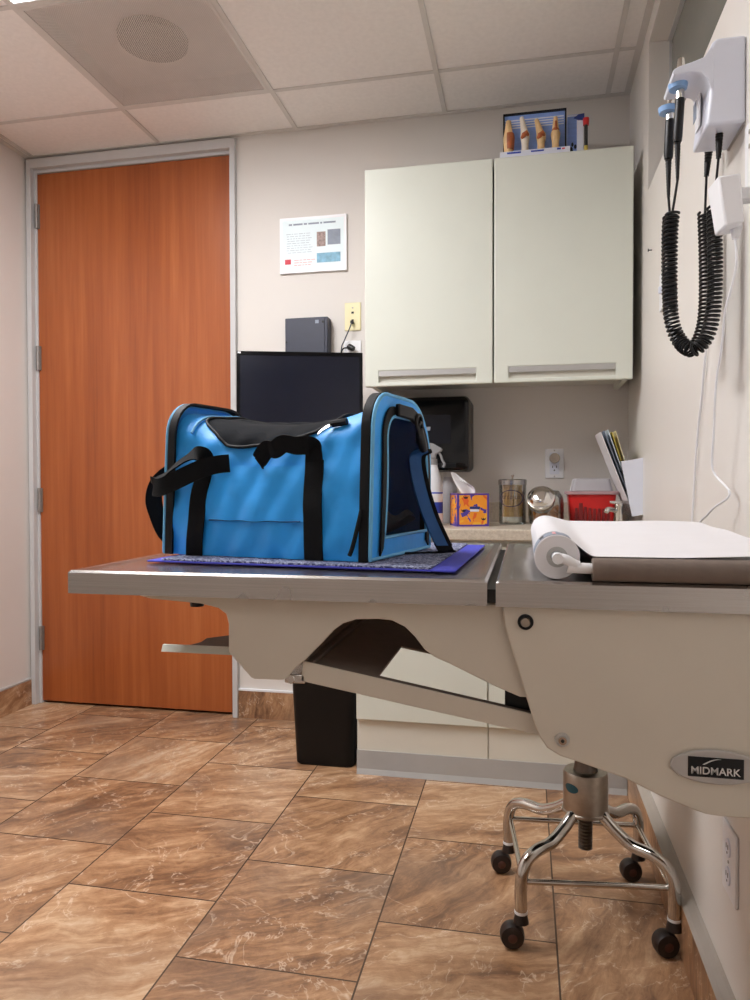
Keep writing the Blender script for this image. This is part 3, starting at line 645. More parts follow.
# spray bottle
s0 = V((at(432.5, 500, 1, 2.62).x, 2.62, CTZ)); ZT = lambda y, Y: at(435, y, 1, Y).z
sb = thing('spray_bottle', s0, 'white spray bottle with blue label and grey trigger head behind the carrier', 'bottle')
zs, zn = ZT(486, 2.62), ZT(466, 2.62)
lathe(b0 := BM(), [(.034, .0003), (.037, .004), (.037, zs-CTZ), (.033, zs-CTZ+.022), (.022, zn-CTZ-.012), (.018, zn-CTZ), (.018, zn-CTZ+.004)], s0, 28); obj('bottle', b0, 'bottle_white', sb)
za, zb_, zc = ZT(520, 2.62), ZT(502, 2.62), ZT(492, 2.62)
lathe(b0 := BM(), [(.0372, za-CTZ), (.0376, za-CTZ+.001), (.0376, zc-CTZ), (.0372, zc-CTZ)], s0, 28, cap=False); lb = obj('label_wrap', b0, 'white_plastic', sb)
lathe(b0 := BM(), [(.0374, ZT(513, 2.62)-CTZ), (.0379, ZT(513, 2.62)-CTZ+.0005), (.0379, zb_-CTZ), (.0374, zb_-CTZ)], s0, 28, cap=False); obj('label_band', b0, 'royal', lb)
lathe(b0 := BM(), [(.0374, zc-CTZ-.006), (.0379, zc-CTZ-.0055), (.0379, zc-CTZ-.001), (.0374, zc-CTZ)], s0, 28, cap=False); obj('label_band', b0, 'royal', lb)
zn2 = zn+.004
prim('collar', 'clear_sprayer', sb, tube, [s0+V((0, 0, zn2-CTZ)), s0+V((0, 0, zn2-CTZ+.022))], [.019, .017], 20)
zh = ZT(452, 2.62)
prim('spray_head', 'clear_sprayer', sb, prism, [(s0.x-.03, zn2+.022), (s0.x+.012, zn2+.022), (s0.x+.014, zh-.008), (s0.x+.035, zh+.002), (s0.x+.036, zh+.012), (s0.x+.005, zh+.03), (s0.x-.02, zh+.036), (s0.x-.035, zh+.03)], 1, 2.608, 2.632, bevel=.004)
prim('trigger', 'clear_sprayer', sb, tube, spline([(s0.x+.018, 2.62, zh+.004), (s0.x+.03, 2.62, zh-.012), (s0.x+.036, 2.62, zh-.03), (s0.x+.044, 2.62, zh-.045), (s0.x+.038, 2.62, zh-.055)], 5), .0045, 10)
# second bottle
g0 = V((at(448, 500, 1, 2.80).x, 2.80, CTZ)); Z8 = lambda y: at(448, y, 1, 2.80).z-CTZ
b2 = thing('plain_bottle', g0, 'plain milky translucent bottle behind the tissue box', 'bottle')
lathe(b0 := BM(), [(.033, .0003), (.036, .004), (.036, Z8(491)), (.033, Z8(486)), (.020, Z8(480)), (.018, Z8(477))], g0, 28); obj('bottle', b0, 'bottle_grey', b2)
prim('cap', 'grey_plastic', b2, tube, [g0+V((0, 0, Z8(477)+.0002)), g0+V((0, 0, Z8(472.5)))], .0195, 20)
# tissue box
tq = on(457.5, 526.5); ang2 = math.radians(19); tw = .113; tdp = .113; thh = at(470, 493.5, 1, tq.y).z-CTZ
def tx(p): return V((tq.x+p.x*math.cos(ang2)-p.y*math.sin(ang2), tq.y+p.x*math.sin(ang2)+p.y*math.cos(ang2), CTZ+.0003+p.z))
ti = thing('tissue_box', (tq.x+.05, tq.y+.06, CTZ), 'cube tissue box printed orange and violet on the counter', 'tissue box')
prim('carton', 'camo', ti, box, (0, 0, 0), (tw, tdp, thh), xf=tx, bevel=.001)
bm = BM(); e = .006
for (p, q) in (((-.0006, -.0008, 0), (e, .0, thh)), ((tw-e, -.0008, 0), (tw+.0006, 0, thh)), ((e, -.0008, 0), (tw-e, 0, e)), ((e, -.0008, thh-e), (tw-e, 0, thh)),
               ((-.0008, 0, 0), (0, e, thh)), ((-.0008, tdp-e, 0), (0, tdp, thh)), ((-.0008, e, 0), (0, tdp-e, e)), ((-.0008, e, thh-e), (0, tdp-e, thh))): box(bm, p, q, tx)
obj('border_print', bm, 'violet', ti, smooth=0)
def bat(cx, cz, s): return [(cx-s, cz+.5*s), (cx-.5*s, cz+.1*s), (cx-.2*s, cz+.15*s), (cx, cz+.35*s), (cx+.2*s, cz+.15*s), (cx+.5*s, cz+.1*s), (cx+s, cz+.5*s), (cx+.6*s, cz-.35*s), (cx, cz-.5*s), (cx-.6*s, cz-.35*s)]
for cx, cz in ((.022, .056), (.094, .026), (.030, .102)): prim('bat_print', 'dark_slot', ti, prism, bat(cx, cz, .010), 1, -.0009, .0002, xf=tx, smooth=0)
prim('badge_print', 'white_cool', ti, prism, rrect(.045, .078, .052, .060, .003), 1, -.0011, .0002, xf=tx, smooth=0)
prim('badge_print', 'blue_navy', ti, prism, rrect(.044, .082, .061, .070, .003), 1, -.0009, .0002, xf=tx, smooth=0)
tc = tx(V((tw*.46, tdp*.5, thh)))
def tis(u, v):
    a = (u-.5)*2; top = V((tc.x-.030*v*v*1.3-.006*v, tc.y-.01+.02*v, CTZ+thh+.073*v-.002))
    wd = .030*(1-.25*abs(v-.5)); return top+V((a*wd*(.85-.35*v)+.012*math.sin(v*3)*a, .014*math.sin(a*2.8+v*2)+.012*a, -.012*a*(.2+v)-.010*a*a*v))
prim('tissue', 'paper', ti, sheet, tis, 14, 12, th=.0012)
# swab jar
j0 = on(512.5, 524.5); jr = .0505; j0.y += jr*.8; j0 = V((at(512.5, 500, 1, j0.y).x, j0.y, CTZ)); jz = at(512, 485, 1, j0.y-.0).z-CTZ
sj = thing('swab_jar', j0, 'tall straight glass jar with flat steel lid holding cotton swabs', 'jar')
lathe(b0 := BM(), [(jr-.004, .0003), (jr, .004), (jr, jz), (jr-.003, jz), (jr-.003, .006), (.004, .0055)], j0, 36); obj('jar_glass', b0, 'jar_glass', sj)
lathe(b0 := BM(), [(jr-.002, jz+.0002), (jr+.0022, jz+.0004), (jr+.0022, jz+.018), (jr-.001, jz+.0215), (.012, jz+.0225)], j0, 36); ld = obj('lid', b0, 'lid_steel', sj, label='brushed steel lid')
lathe(b0 := BM(), [(.004, jz+.0224), (.0035, jz+.030), (.0065, jz+.034), (.006, jz+.038), (.002, jz+.0395)], j0, 16); obj('knob', b0, 'steel_satin', ld)
# oval marking wrapped on the glass
bm = BM(); rr = jr+.0008; zc0 = at(511, 498.5, 1, j0.y-jr).z; vd = math.atan2(-j0.y, -j0.x)
ov = []
for i in range(48):
    a = 2*PI*i/48; phi = vd-.12+math.cos(a)*.90*1.0; ov.append((j0.x+rr*math.cos(phi), j0.y+rr*math.sin(phi), zc0+math.sin(a)*.030))
tube(bm, ov, .0016, 6, closed=True)
obj('oval_print', bm, 'ink', sj)
bm = BM()
for i in range(7):
    phi = vd-.12+(i-3)*.19; c0 = V((j0.x+rr*math.cos(phi), j0.y+rr*math.sin(phi), zc0+.004)); tt = V((-math.sin(phi), math.cos(phi), 0))
    pat = [[(-1, 0), (1, 0)], [(-1, 1), (1, 1)], [(-1, 0), (-1, 1)], [(1, 0), (1, 1)]]
    for (p, q) in (pat if i % 3 == 0 else pat[1:3] if i % 3 == 1 else pat[:3]): tube(bm, [c0+tt*p[0]*.0028+V((0, 0, (p[1]-.5)*.010)), c0+tt*q[0]*.0028+V((0, 0, (q[1]-.5)*.010))], .0007, 5)
obj('lettering_print', bm, 'ink', sj)
random.seed(11)
def swab(bm):
    tube(bm, [(0, 0, .004), (0, 0, .148)], .0015, 6)
sw0 = None
for i in range(96):
    a = 2*PI*random.random(); r = (jr-.012)*math.sqrt(random.random()) if i > 36 else (jr-.0100)*(.92+.08*random.random())
    if i <= 36: a = vd+(i-18)*.12
    base = V((j0.x+r*math.cos(a), j0.y+r*math.sin(a), CTZ+.0078))
    a2 = a+.45+.25*random.random(); r2 = min(r*1.0, jr-.010); top = V((j0.x+r2*math.cos(a2), j0.y+r2*math.sin(a2), CTZ+.0078+.148))
    if sw0 is None:
        bm = BM(); swab(bm); n1 = len(bm.faces); lathe(bm, [(.0012, 0), (.0032, .003), (.0036, .010), (.0024, .019), (.0013, .021)], (0, 0, 0), 8)
        bm.faces.ensure_lookup_table()
        for f in bm.faces[n1:]: f.material_index = 1
        sw0 = obj('cotton_swab', bm, ['stick', 'cotton'], None, org=(0, 0, 0)); o = sw0
    else: o = sw0.copy(); C.objects.link(o)
    o.rotation_mode = 'QUATERNION'; o.rotation_quaternion = (top-base).to_track_quat('Z', 'Y'); o.location = base
    tag(o, 'wooden cotton-tipped swab standing in the tall glass jar', 'swab', 'cotton swabs in the glass jar')
# treat jar: glass body with a slanted mouth and domed chrome lid
Yt = 2.70; kx = at(546, 505, 1, Yt).x; t0 = V((kx, Yt, CTZ))
tj = thing('treat_jar', t0, 'round glass jar with tilted shiny dome lid holding brown treats', 'jar')
tr = .064
lathe(b0 := BM(), [(tr*.72, .0003), (tr*.92, .006), (tr, .03), (tr, .075), (tr*.93, .105), (tr*.7, .125), (tr*.3, .131), (tr*.26, .128), (tr*.66, .121), (tr*.88, .103), (tr*.95, .075), (tr*.95, .03), (tr*.85, .009), (.004, .006)], t0, 36); obj('jar_glass', b0, 'jar_glass', tj)
lc = at(541, 498, 1, Yt-.045); axd = (V((-.12, -.80, .58))).normalized(); qz = axd.to_track_quat('Z', 'Y')
lx = lambda p: lc+qz @ p
lathe(b0 := BM(), [(.044, -.022), (.048, -.018), (.050, -.006), (.0505, 0), (.049, .005), (.043, .007), (.041, .009), (.036, .018), (.026, .024), (.012, .027), (.003, .0275)], seg=36, xf=lx); obj('lid', b0, 'chrome', tj, label='polished domed lid')
lathe(b0 := BM(), [(.0465, -.030), (.0465, -.0222)], seg=36, xf=lx); obj('neck_ring', b0, 'frosted', tj)
random.seed(4); tr0 = None; spots = []
for lev, n, rad in ((.014, 10, .042), (.030, 10, .045), (.046, 10, .044), (.060, 9, .042), (.036, 4, .018), (.055, 4, .018)):
    for i in range(n): spots.append((rad, 2*PI*i/n+lev*30, lev))
for rad, a, lev in spots:
    if tr0 is None:
        bm = BM(); lathe(bm, [(.002, -.0075), (.008, -.006), (.0115, 0), (.008, .006), (.002, .0075)], (0, 0, 0), 12); tr0 = obj('dog_treat', bm, 'treat', None, org=(0, 0, 0)); o = tr0
    else: o = tr0.copy(); C.objects.link(o)
    o.rotation_euler = (random.random()*3, random.random()*3, 0); o.location = (t0.x+rad*math.cos(a), t0.y+rad*math.sin(a), CTZ+lev+.003)
    tag(o, 'round brown treat in the dome-lidded glass jar', 'treat', 'treats in the glass jar')
# sharps container
Ys = 2.72; q0 = at(567, 505, 1, Ys).x; q1 = at(618, 505, 1, Ys).x; qz1 = at(590, 492.5, 1, Ys).z; qd = .12
sc = thing('sharps_container', ((q0+q1)/2, Ys+.06, CTZ), 'red ribbed sharps container with clear lid beside the faucet', 'container')
def taper(bm, z0, z1, i0, i1, r=.014, d0=0, d1=qd, x0=q0, x1=q1):
    R = []
    for z, i in ((z0, i0), (z1, i1)): R.append([bm.verts.new((a, b, z)) for a, b in rrect(x0+i, x1-i, Ys+d0+i, Ys+d1-i, r)])
    n = len(R[0])
    for i in range(n): bm.faces.new((R[0][i], R[0][(i+1) % n], R[1][(i+1) % n], R[1][i]))
    bm.faces.new(R[0][::-1]); bm.faces.new(R[1])
prim('tub', 'red', sc, taper, CTZ+.0003, qz1-.008, .014, .004, bevel=.002)
for i in range(8):
    x = q0+.033+i*(q1-q0-.066)/7; hgt = (.062, .08, .066, .062, .06, .06, .06, .06)[i]
    w = .006 if i != 1 else .009
    prim('rib_slot', 'red_dark', sc, prism, [(x-w, CTZ+.004), (x+w, CTZ+.004), (x+w*.7, CTZ+hgt), (x-w*.7, CTZ+hgt)], 1, Ys+.005, Ys+.016, bevel=.0008)
prim('rim', 'pink_clear', sc, taper, qz1-.0079, qz1+.004, -.004, -.005, bevel=.002)
prim('clear_lid', 'frosted', sc, taper, qz1+.0041, at(590, 478.5, 1, Ys).z, .014, .024, bevel=.003)
# faucet
Yf = 2.60; fx_ = at(619, 510, 1, Yf).x
fc = thing('faucet', (fx_, Yf, CTZ), 'small chrome faucet with lever handle in front of the brochure holder', 'faucet')
zf = lambda y: at(619, y, 1, Yf).z
lathe(b0 := BM(), [(.021, .0003), (.021, .008), (.014, .013), (.0125, zf(507)-CTZ), (.015, zf(506)-CTZ), (.015, zf(503.5)-CTZ), (.010, zf(502.5)-CTZ)], (fx_, Yf, CTZ), 20); obj('body', b0, 'chrome', fc)
prim('spout', 'chrome', fc, tube, spline([(fx_-.005, Yf, zf(511)), (fx_-.024, Yf-.02, zf(509.5)), (fx_-.043, Yf-.05, zf(509)), (fx_-.048, Yf-.058, zf(511.5))], 6), .0085, 12)
prim('lever', 'chrome', fc, tube, [(fx_+.008, Yf, zf(503.2)), (fx_-.01, Yf-.002, zf(502.6)), (fx_-.032, Yf-.006, zf(502))], [.0065, .006, .004], 10)
# brochure holder on right wall
Yh = 2.58; hw = .24; A = at(621, 461.5, 1, Yh); B_ = at(632, 516.5, 1, Yh); wxr = WX
bh = thing('brochure_holder', (WX, Yh+.12, .9), 'white slanted brochure rack with clear front on the right wall', 'holder')
bx_, bz0, bz1, btz = B_.x, B_.z, A.z, A.z+.012
prim('side_panel', 'white_cool', bh, prism, [(bx_, bz0), (WX, bz0+.006), (WX, btz), (A.x, bz1)], 1, Yh, Yh+.004, smooth=0)
prim('side_panel', 'white_cool', bh, prism, [(bx_, bz0), (WX, bz0+.006), (WX, btz), (A.x, bz1)], 1, Yh+hw, Yh+hw+.004, smooth=0)
prim('base_panel', 'white_cool', bh, prism, [(bx_, bz0), (WX, bz0+.006), (WX, bz0+.010), (bx_, bz0+.004)], 1, Yh+.0041, Yh+hw-.0001, smooth=0)
prim('clear_front', 'acrylic', bh, prism, [(bx_-.002, bz0), (bx_, bz0), (A.x, bz1), (A.x-.002, bz1)], 1, Yh, Yh+hw+.004, smooth=0)
prim('back_panel', 'white_cool', bh, box, (WX-.004, Yh+.0041, bz0+.011), (WX, Yh+hw-.0001, btz), smooth=0)
tl = at(600, 432, 1, Yh+.03)
bro = [('white', 'paper', 'outermost white brochure leaning out of the wall rack'), ('grey', 'print_grey', 'grey-blue brochure behind the outermost white one in the wall rack'), ('pale', 'sheet_blue', 'pale blue brochure in the middle of the wall rack'), ('yellow', 'yellow', 'yellow brochure leaning in the wall rack'), ('cream', 'ivory', 'ivory brochure nearest the wall in the rack')]
dd = (V((A.x, 0, bz1))-V((bx_, 0, bz0))); bottoms = V((bx_+.006, 0, bz0+.007))
for i, (nm, mt, lbl) in enumerate(bro):
    b0x = bottoms.x+.007*i; topv = V((tl.x+.013*i, 0, tl.z+.004*(i % 3)))
    dirv = (topv-V((b0x, 0, bottoms.z))); nrm = V((dirv.z, 0, -dirv.x)).normalized()*.0009
    y0_ = Yh+.012+.006*i; bm = BM(); 
    prism(bm, [(b0x-nrm.x, bottoms.z-nrm.z), (b0x+nrm.x, bottoms.z-nrm.z+.0004), (topv.x+nrm.x, topv.z+nrm.z), (topv.x-nrm.x, topv.z-nrm.z)], 1, y0_, y0_+.195)
    tag(obj('brochure', bm, mt, None, smooth=0), lbl, 'brochure', 'brochures in the wall rack')
# ================================================================ RIGHT WALL THINGS
# light switch
a = at(663.5, 270, 0, WX-.008); c = at(661.5, 310, 0, WX-.008)
sw = thing('light_switch', (WX, a.y, c.z), 'white wall plate seen edge-on behind the black coiled cords', 'switch')
prim('cover_plate', 'white_plastic', sw, box, (WX-.009, a.y-.02, c.z), (WX, a.y+.06, a.z), bevel=.002)
prim('toggle', 'white_cool', sw, box, (WX-.018, a.y+.014, (a.z+c.z)/2-.008), (WX-.0091, a.y+.026, (a.z+c.z)/2+.012), bevel=.002)
hh = at(652, 250, 0, WX); nl = thing('wall_nail', (WX, hh.y, hh.z), 'tiny dark nail in the right wall near the window', 'nail')
prim('shank', 'dark_slot', nl, tube, [(WX, hh.y, hh.z), (WX-.01, hh.y, hh.z)], .002, 8); prim('head', 'dark_slot', nl, tube, [(WX-.01, hh.y, hh.z), (WX-.012, hh.y, hh.z)], .005, 10)
# low outlet
o0, o1 = 1.425, 1.50; za, zb2 = .228, .365
lo_ = thing('wall_outlet', (FX, (o0+o1)/2, .22), 'white outlet plate low on the right wall behind the stool', 'socket')
pA = at(724.5, 822, 0, FX-.003); pB = at(738.5, 835, 0, FX-.003); pC = at(736, 906, 0, FX-.003); pD = at(723.5, 886, 0, FX-.003)
ya, yb = (pB.y+pC.y)/2, (pA.y+pD.y)/2; za, zb2 = (pC.z+pD.z)/2, (pA.z+pB.z)/2
prim('cover_plate', 'white_plastic', lo_, box, (FX-.006, ya, za), (FX, yb, zb2), bevel=.002)
for f in (.30, .70):
    zc_ = za+(zb2-za)*f; ymid = (ya+yb)/2
    prim('receptacle', 'white_cool', lo_, prism, ellipse(ymid, zc_, .014, .016), 0, FX-.0085, FX-.0059)
    for dy in (-.005, .005): prim('slot', 'dark_slot', lo_, box, (FX-.009, ymid+dy-.001, zc_-.001), (FX-.0083, ymid+dy+.001, zc_+.007), smooth=0)
    prim('slot', 'dark_slot', lo_, tube, [(FX-.009, ymid, zc_-.008), (FX-.0083, ymid, zc_-.008)], .0022, 8)
prim('screw', 'grey_plastic', lo_, tube, [(FX-.0075, ymid, (za+zb2)/2), (FX-.0058, ymid, (za+zb2)/2)], .0028, 8)
# diagnostic wall unit
Yn = 1.43
S = lambda x, y, Y=Yn: (lambda p: (p.x, p.z))(at(x, y, 1, Y))
unit = thing('diagnostic_wall_unit', (WX, 1.5, 1.55), 'white wall unit with cradle arm holding two black handpieces', 'medical device')
Yfar = at(692, 153, 0, at(706.4, 125.5, 1, Yn).x).y
bl = S(706.4, 125.5); tlft = S(712.8, 39); 
def R_(px): return S(px, 0)[0]
zB = bl[1]; zT = S(720, 37)[1]; xF = bl[0]
bodyprof = rrect(xF, WX, zB, zT, .008)
prof = [(xF, zB), (WX, zB+.0), (WX, zT), (tlft[0]+.008, zT), (tlft[0], zT-.006), (S(709, 50)[0], S(709, 50)[1]), (S(704, 58)[0], S(704, 58)[1])]
prof += [S(708, 74), S(710.5, 82), S(710, 95)]
prim('housing', 'white_cool', unit, prism, prof, 1, Yn, Yfar, bevel=.006, seg2=3)
arm = [S(711, 47), S(704, 57), S(692, 62), S(680, 66), S(674.5, 69), S(672.5, 72), S(674, 75), S(690, 72), S(701, 72.5), S(707, 78), S(710.5, 86), S(712, 90), S(714, 60)]
prim('cradle_arm', 'white_cool', unit, prism, arm, 1, Yn-.001, Yfar-.025, bevel=.005, seg2=3)
zl = [zB+.03, zB+.10]
prim('label_panel', 'white_plastic', unit, box, (xF-.0012, Yn+.05, zB+.025), (xF+.001, Yfar-.03, zB+.095), bevel=.0005)
prim('label_print', 'print_grey', unit, box, (xF-.0018, Yn+.075, zB+.05), (xF-.001, Yn+.10, zB+.085), smooth=0)
prim('seam', 'grey_plastic', unit, box, (WX-.004, Yn+.004, zB-.002), (WX, Yfar-.004, zB+.06), smooth=0)
def handpiece(label, xp, Y, ptop, pcol, psil, pg0, pg1, prel, pe, coil, plug, with_head, wmax):
    X = lambda x, y: at(x, y, 1, Y)
    g = X(xp[0], pg0); o = thing('handpiece', (g.x, Y, X(xp[1], pg1).z), label, 'medical device')
    seg = 16
    def T(name, mat, p, r): prim(name, mat, o, tube, p, r, seg)
    px = 1.0/F*((g-EYE).dot(CW))
    T('head', 'chrome_worn', [X(xp[0]+1, ptop), X(xp[0]+1, ptop+4), X(xp[0], pcol)], [3.0*px, 3.6*px, 4.2*px])
    T('holder_ring', 'light_blue', [X(xp[0]-2, pcol-2.5), X(xp[0]-2, pcol+2.5)], [9.5*px, 8.5*px])
    T('collar', 'chrome', [X(xp[0], pcol+2.6), X(xp[0], psil)], [4.2*px, 4.2*px])
    T('grip', 'black_plastic', [X(xp[0], psil+.1), X(xp[0], psil+3), X(xp[1], pg1-4), X(xp[1], pg1)], [4.3*px, 4.6*px, 4.6*px, 3.9*px])
    st = [X(xp[1], pg1+.1), X(xp[1], prel)]; n = 13; pts = []; rs = []
    for i in range(n*2):
        f = i/(n*2-1); pts.append(st[0].lerp(st[1], f)); rs.append((2.9-1.4*f)*px*(1.12 if i % 2 else .92))
    T('strain_relief', 'black_plastic', pts, rs)
    # cord: straight lead, coil in a U, lead to the unit
    cpts = [X(*q) if len(q) == 2 else at(q[0], q[1], 1, q[2]) for q in coil]
    path = spline(cpts, 14); lead = [X(xp[1], prel+.2)]+[path[0]]
    bm = BM(); w = 1.25*px; tube(bm, spline([X(xp[1], prel+.3), (X(xp[1], prel)+path[0])/2+V((-.0, 0, 0)), path[0]+V((0, 0, .002))], 5), w, 8)
    L = [0]
    for p, q in zip(path, path[1:]): L.append(L[-1]+(q-p).length)
    turns = L[-1]/.0080; N = int(turns*12); R0 = 6.2*px; hp = []
    j = 0
    nrm = None
    for i in range(N+1):
        s = L[-1]*i/N
        while j < len(L)-2 and L[j+1] < s: j += 1
        f = (s-L[j])/max(1e-9, L[j+1]-L[j]); p = path[j].lerp(path[j+1], f)
        ta = (path[min(j+1, len(path)-1)]-path[max(j-1, 0)]).normalized(); tb = (path[min(j+2, len(path)-1)]-path[j]).normalized(); tt = ta.lerp(tb, f).normalized()
        if nrm is None: nrm = V((1, 0, 0))
        nrm = (nrm-tt*nrm.dot(tt)).normalized(); bb = tt.cross(nrm); a = 2*PI*turns*i/N
        hp.append(p+(nrm*math.cos(a)+bb*math.sin(a))*R0)
    tube(bm, hp, 1.35*px, 6)
    e0, e1, Ye = plug
    P0 = at(*e0, 1, Ye); P1 = at(*e1, 1, Ye)
    tube(bm, spline([path[-1]+V((0, 0, -.002)), (path[-1]+P1)/2+V((.0, 0, 0)), P1], 5), w, 8)
    obj('coiled_cord', bm, 'black_plastic', o)
    pts = [P0.lerp(P1, i/19) for i in range(20)]; rs = [(3.9-1.6*i/19)*px*(1.1 if i % 2 else .92) for i in range(20)]
    T('strain_relief', 'black_plastic', pts, rs)
handpiece('black handpiece with silver head in the nearer cradle of the white wall unit', (680, 677.5), 1.47, 59, 87, 99, 99, 142, 180, None,
          [(672.5, 213), (670.5, 235), (670, 290), (672, 322), (680, 342), (693, 350, 1.44), (706, 338, 1.44), (713, 312, 1.44), (715, 270, 1.44), (714, 206, 1.44)], ((719.5, 129), (718.5, 158), 1.47), True, 1)
handpiece('black handpiece in the farther cradle of the white wall unit', (670, 668.5), 1.565, 92, 110.5, 120, 120, 159, 197, None,
          [(670, 216), (669, 240), (669.5, 295), (673, 326), (684, 345), (694, 347), (702, 333), (706, 308), (706.5, 262), (705, 213)], ((709, 148), (706.5, 176), 1.585), True, 1)
# outlet + adapter on the right wall
yo = at(742, 160, 0, WX).y
ow = thing('wall_outlet', (WX, 1.38, 1.56), 'white outlet plate at the right edge above the plugged-in adapter', 'socket')
pT = at(746, 128, 0, WX-.01); pBm = at(743, 205, 0, WX-.01)
prim('cover_plate', 'white_plastic', ow, box, (WX-.012, pT.y-.09, pBm.z), (WX, pT.y+.0, pT.z), bevel=.003)
for z in (pT.z-.02, pT.z-.045): prim('screw', 'grey_plastic', ow, tube, [(WX-.0135, pT.y-.03, z), (WX-.0118, pT.y-.03, z)], .004, 10)
Ya = 1.305
ad = thing('power_adapter', (WX-.04, Ya, 1.5), 'white plug-in power adapter with white cord on the right wall', 'adapter')
def Apt(x, y): q = at(x, y, 1, Ya); return (q.x, q.z)
near = [Apt(716, 177), Apt(742, 171), Apt(744, 221), Apt(724, 227)]
d_ = .055
def adshape(bm):
    f = [Apt(717.5, 176), Apt(741.5, 172), Apt(745, 222), Apt(725.5, 226)]
    A = [bm.verts.new((a, Ya, b)) for a, b in f]; B = [bm.verts.new((a-.004, Ya+d_, b)) for a, b in f]
    bm.faces.new(A); bm.faces.new(B[::-1])
    for i in range(4): bm.faces.new((A[i], B[i], B[(i+1) % 4], A[(i+1) % 4]))
prim('adapter_body', 'white_plastic', ad, adshape, bevel=.004)
a_, b_ = Apt(741.5, 178), Apt(741.5, 200)
prim('prong_block', 'white_plastic', ad, box, (a_[0]-.008, Ya+.016, b_[1]+.006), (WX-.0121, Ya+.04, a_[1]-.008), bevel=.003)
c_ = at(736, 232, 1, Ya+.03); prim('cord_plug', 'white_plastic', ad, tube, [(c_.x+.001, Ya+.03, c_.z+.016), (c_.x, Ya+.03, c_.z+.006), (c_.x-.001, Ya+.03, c_.z-.012)], [.009, .0105, .005], 14)
w = .0022
prim('cord', 'white_plastic', ad, tube, spline([(c_.x-.001, Ya+.03, c_.z-.010)]+[at(x, y, 1, Y) for x, y, Y in ((736.5, 262, 1.335), (731, 290, 1.35), (725, 312, 1.37), (722, 345, 1.40), (716, 385, 1.44), (714, 430, 1.47), (713, 470, 1.5))]+[(.372, 1.45, .985), (.35, 1.50, .95), (.33, 1.58, .88), (.345, 1.60, .70)], 6), w, 8)
cb = thing('white_cable', (WX, 1.7, 1.0), 'thin loose white cable hanging on the right wall under the coiled cords', 'cable')
prim('wire', 'white_plastic', cb, tube, spline([at(x, y, 0, WX-.006) for x, y in ((707, 338), (704, 370), (702, 395), (698, 430), (695, 470), (692.5, 518))]+[V((WX-.007, 1.83, .75))], 6), .0026, 8)
# ================================================================ EXAM TABLE
TZ, TF, TB, TE = .89, .853, 1.417, .0305
tb = thing('exam_table', (0, 1.13, .55), 'wall-mounted folding exam table with stainless steel top and beige frame', 'exam table')
def tray(bm, x0, x1, back=TB):
    # steel top: slightly dished plate with a folded-down rim
    lip = .012; zs = TZ-.0025
    xs_ = [x0, x0+.003, x0+lip, x0+lip+.006, x1-lip-.006, x1-lip, x1-.003, x1]; ys_ = [TF, TF+.003, TF+lip, TF+lip+.006, back-lip-.006, back-lip, back-.003, back]
    def hgt(i, n=7): m = min(i, n-i); return (TZ-.003, TZ, TZ, zs)[m]
    G = [[bm.verts.new((x, y, min(hgt(i), TZ) if min(j, 7-j) > 2 else (hgt(j) if min(i, 7-i) > 2 else (TZ-.003 if 0 in (min(i, 7-i), min(j, 7-j)) else TZ)))) for j, y in enumerate(ys_)] for i, x in enumerate(xs_)]
    for i in (0, 1, 2, 3, 4, 5, 6, 7):
        for j in range(8):
            m, n = min(i, 7-i), min(j, 7-j); G[i][j].co.z = zs if (m > 2 and n > 2) else (TZ-.003 if (m == 0 or n == 0) else TZ)
    for i in range(7):
        for j in range(7): bm.faces.new((G[i][j], G[i+1][j], G[i+1][j+1], G[i][j+1]))
    ring = [(i, 0) for i in range(7)]+[(7, j) for j in range(7)]+[(i, 7) for i in range(7, 0, -1)]+[(0, j) for j in range(7, 0, -1)]
    low = {q: bm.verts.new((G[q[0]][q[1]].co.x, G[q[0]][q[1]].co.y, TZ-TE)) for q in ring}
    for a, b in zip(ring, ring[1:]+ring[:1]): bm.faces.new((G[a[0]][a[1]], G[b[0]][b[1]], low[b], low[a]))
    bm.faces.new([low[q] for q in ring])
LE = -.5925; SE = -.0435; RE = -.0335
prim('folding_leaf', 'steel', tb, tray, LE, SE, smooth=25)
prim('fixed_top', 'steel', tb, tray, RE, WX-.004, smooth=25)
prim('hinge_strip', 'dark_slot', tb, box, (SE-.01, TF+.01, TZ-.028), (RE+.01, TB-.01, TZ-.012))
Yp = TF+.018
def Q(x, y, Y=Yp): p = at(x, y, 1, Y); return (p.x, p.z)
zu = TZ-TE-.0002
# leaf side rails with the arched cut-out
railpx = [(130, None), (150, 598.5), (175, 601), (200, 603.5), (218, 608), (226, 614), (228.5, 624), (228.5, 651), (230, 654), (240, 665), (251, 677.5), (254, 679), (283, 680), (287, 677.5), (296, 667.5), (305, 660), (322, 643), (334, 630), (343, 623.5), (356, 619.5), (378, 619), (392, 620.5), (405, 627), (415, 637), (424, 649), (434, 657), (450, 664), (470, 674), (490, 684), (508, 692), (520, 697), (529, 697.5), (536, 690), (536, None)]
rail = [Q(x, y) if y else (Q(x, 600)[0], zu) for x, y in railpx]
prim('side_rail', 'table_paint', tb, prism, rail, 1, Yp, Yp+.004, bevel=.0012)
prim('side_rail', 'table_paint', tb, prism, rail, 1, TB-.022, TB-.018, bevel=.0012)
